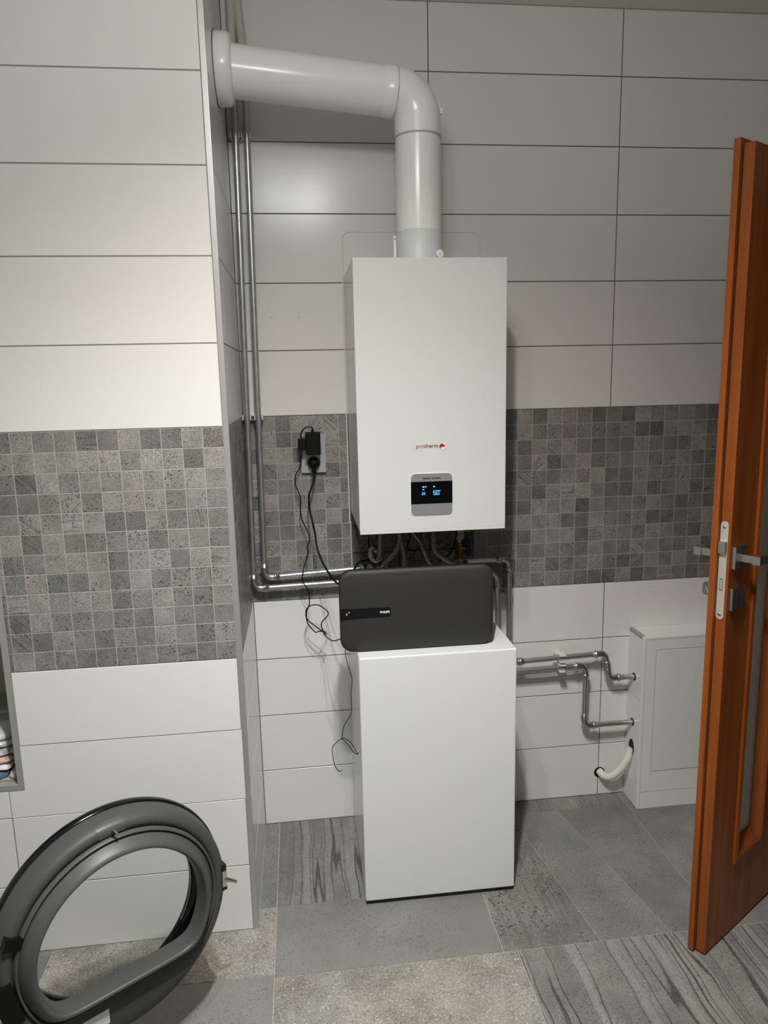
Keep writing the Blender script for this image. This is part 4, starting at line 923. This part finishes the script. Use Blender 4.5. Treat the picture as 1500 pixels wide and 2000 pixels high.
wbox(math.radians(190), 0.232, -0.034, 0.018, 0.045, 0.016, 'hinge_plate', 'black_plastic')
wo(MB().tube([wp(math.radians(182), 0.235, -0.03), wp(math.radians(181), 0.275, -0.03), Vector((-1.70, -1.085, 0.384))], 0.012, 10), 'hinge_arm', 'black_plastic', wd)
# small label on the lower wall of the door
c0 = WC + tv * -0.072 + nv * -0.018
lbl = [(-0.030, -0.166), (0.028, -0.166), (0.028, -0.200), (-0.030, -0.200)]
wo(MB().add([WC + tv * (x - 0.075) + zv * z + nv * -0.0262 for x, z in lbl] + [WC + tv * (x - 0.075) + zv * z + nv * -0.0285 for x, z in lbl], [(0, 1, 2, 3), (7, 6, 5, 4), (0, 4, 5, 1), (1, 5, 6, 2), (2, 6, 7, 3), (3, 7, 4, 0)]), 'info_label', 'print_white', wd)

# ================================================================== LAUNDRY IN THE NICHE
def blob(name, label, c, s, z1, mat, seed, amp=0.25, rot=0.0):
    """crumpled cloth resting at c, reaching up to z1"""
    bm = bmesh.new(); bmesh.ops.create_icosphere(bm, subdivisions=4, radius=1.0)
    from mathutils import noise as nz
    for v in bm.verts:
        p = v.co.copy(); n = nz.noise(p * 1.6 + Vector((seed * 7.3, 0, 0))) + 0.45 * nz.noise(p * 4.2 + Vector((0, seed * 3.1, 0)))
        p *= 1 + amp * n
        p = Vector([math.copysign(abs(q) ** 0.7, q) for q in p])
        p.z = max(p.z, -0.7)
        v.co = Vector((p.x * s[0], p.y * s[1], p.z))
    lo = min(v.co.z for v in bm.verts); hi = max(v.co.z for v in bm.verts)
    for v in bm.verts: v.co.z = (v.co.z - lo) / (hi - lo) * (z1 - c[2])
    me = bpy.data.meshes.new(name); bm.to_mesh(me); bm.free()
    me.polygons.foreach_set('use_smooth', [True] * len(me.polygons))
    o = link(name, me, mat, None, c, (0, 0, rot)); return props(o, label, 'laundry', 'laundry in the niche')
crate = empty('laundry_crate', (-2.02, -0.20, NZ0), 'grey plastic crate at the back of the laundry niche', 'crate')
m = MB(); m.box(-0.20, 0.225, -0.03, 0.085, 0, 0.095, 0.004); m.obj('crate_body', 'crate', crate)
MB().box(-0.205, 0.230, -0.036, 0.088, 0.085, 0.097, 0.003).obj('crate_rim', 'alu_dull', crate)
N0 = NZ0 - 0.0005
blob('blue_cloth', 'slate blue cloth at the bottom of the laundry pile', (-1.882, -0.425, N0), (0.052, 0.036), 0.519, 'cloth_blue', 1, 0.3)
blob('white_sock', 'small white sock at the niche frame under the laundry pile', (-1.809, -0.435, N0), (0.012, 0.022), 0.513, 'cloth_white', 2, 0.3)
blob('white_cloth', 'white cloth just above the blue one in the laundry pile', (-1.857, -0.415, 0.5195), (0.048, 0.040), 0.531, 'cloth_white', 3, 0.3)
blob('pink_cloth', 'pale pink cloth in the laundry pile', (-1.850, -0.405, 0.5315), (0.044, 0.042), 0.548, 'cloth_pink', 4, 0.3)
blob('patterned_shirt', 'grey patterned shirt under the white towels', (-1.860, -0.395, 0.5485), (0.050, 0.046), 0.572, 'cloth_grey', 5, 0.25)
blob('white_towel', 'lower folded white towel on the laundry pile', (-1.868, -0.390, 0.5725), (0.056, 0.050), 0.591, 'cloth_white', 6, 0.10)
blob('white_towel', 'upper folded white towel on top of the laundry pile', (-1.872, -0.390, 0.5915), (0.056, 0.050), 0.613, 'cloth_white', 8, 0.10)
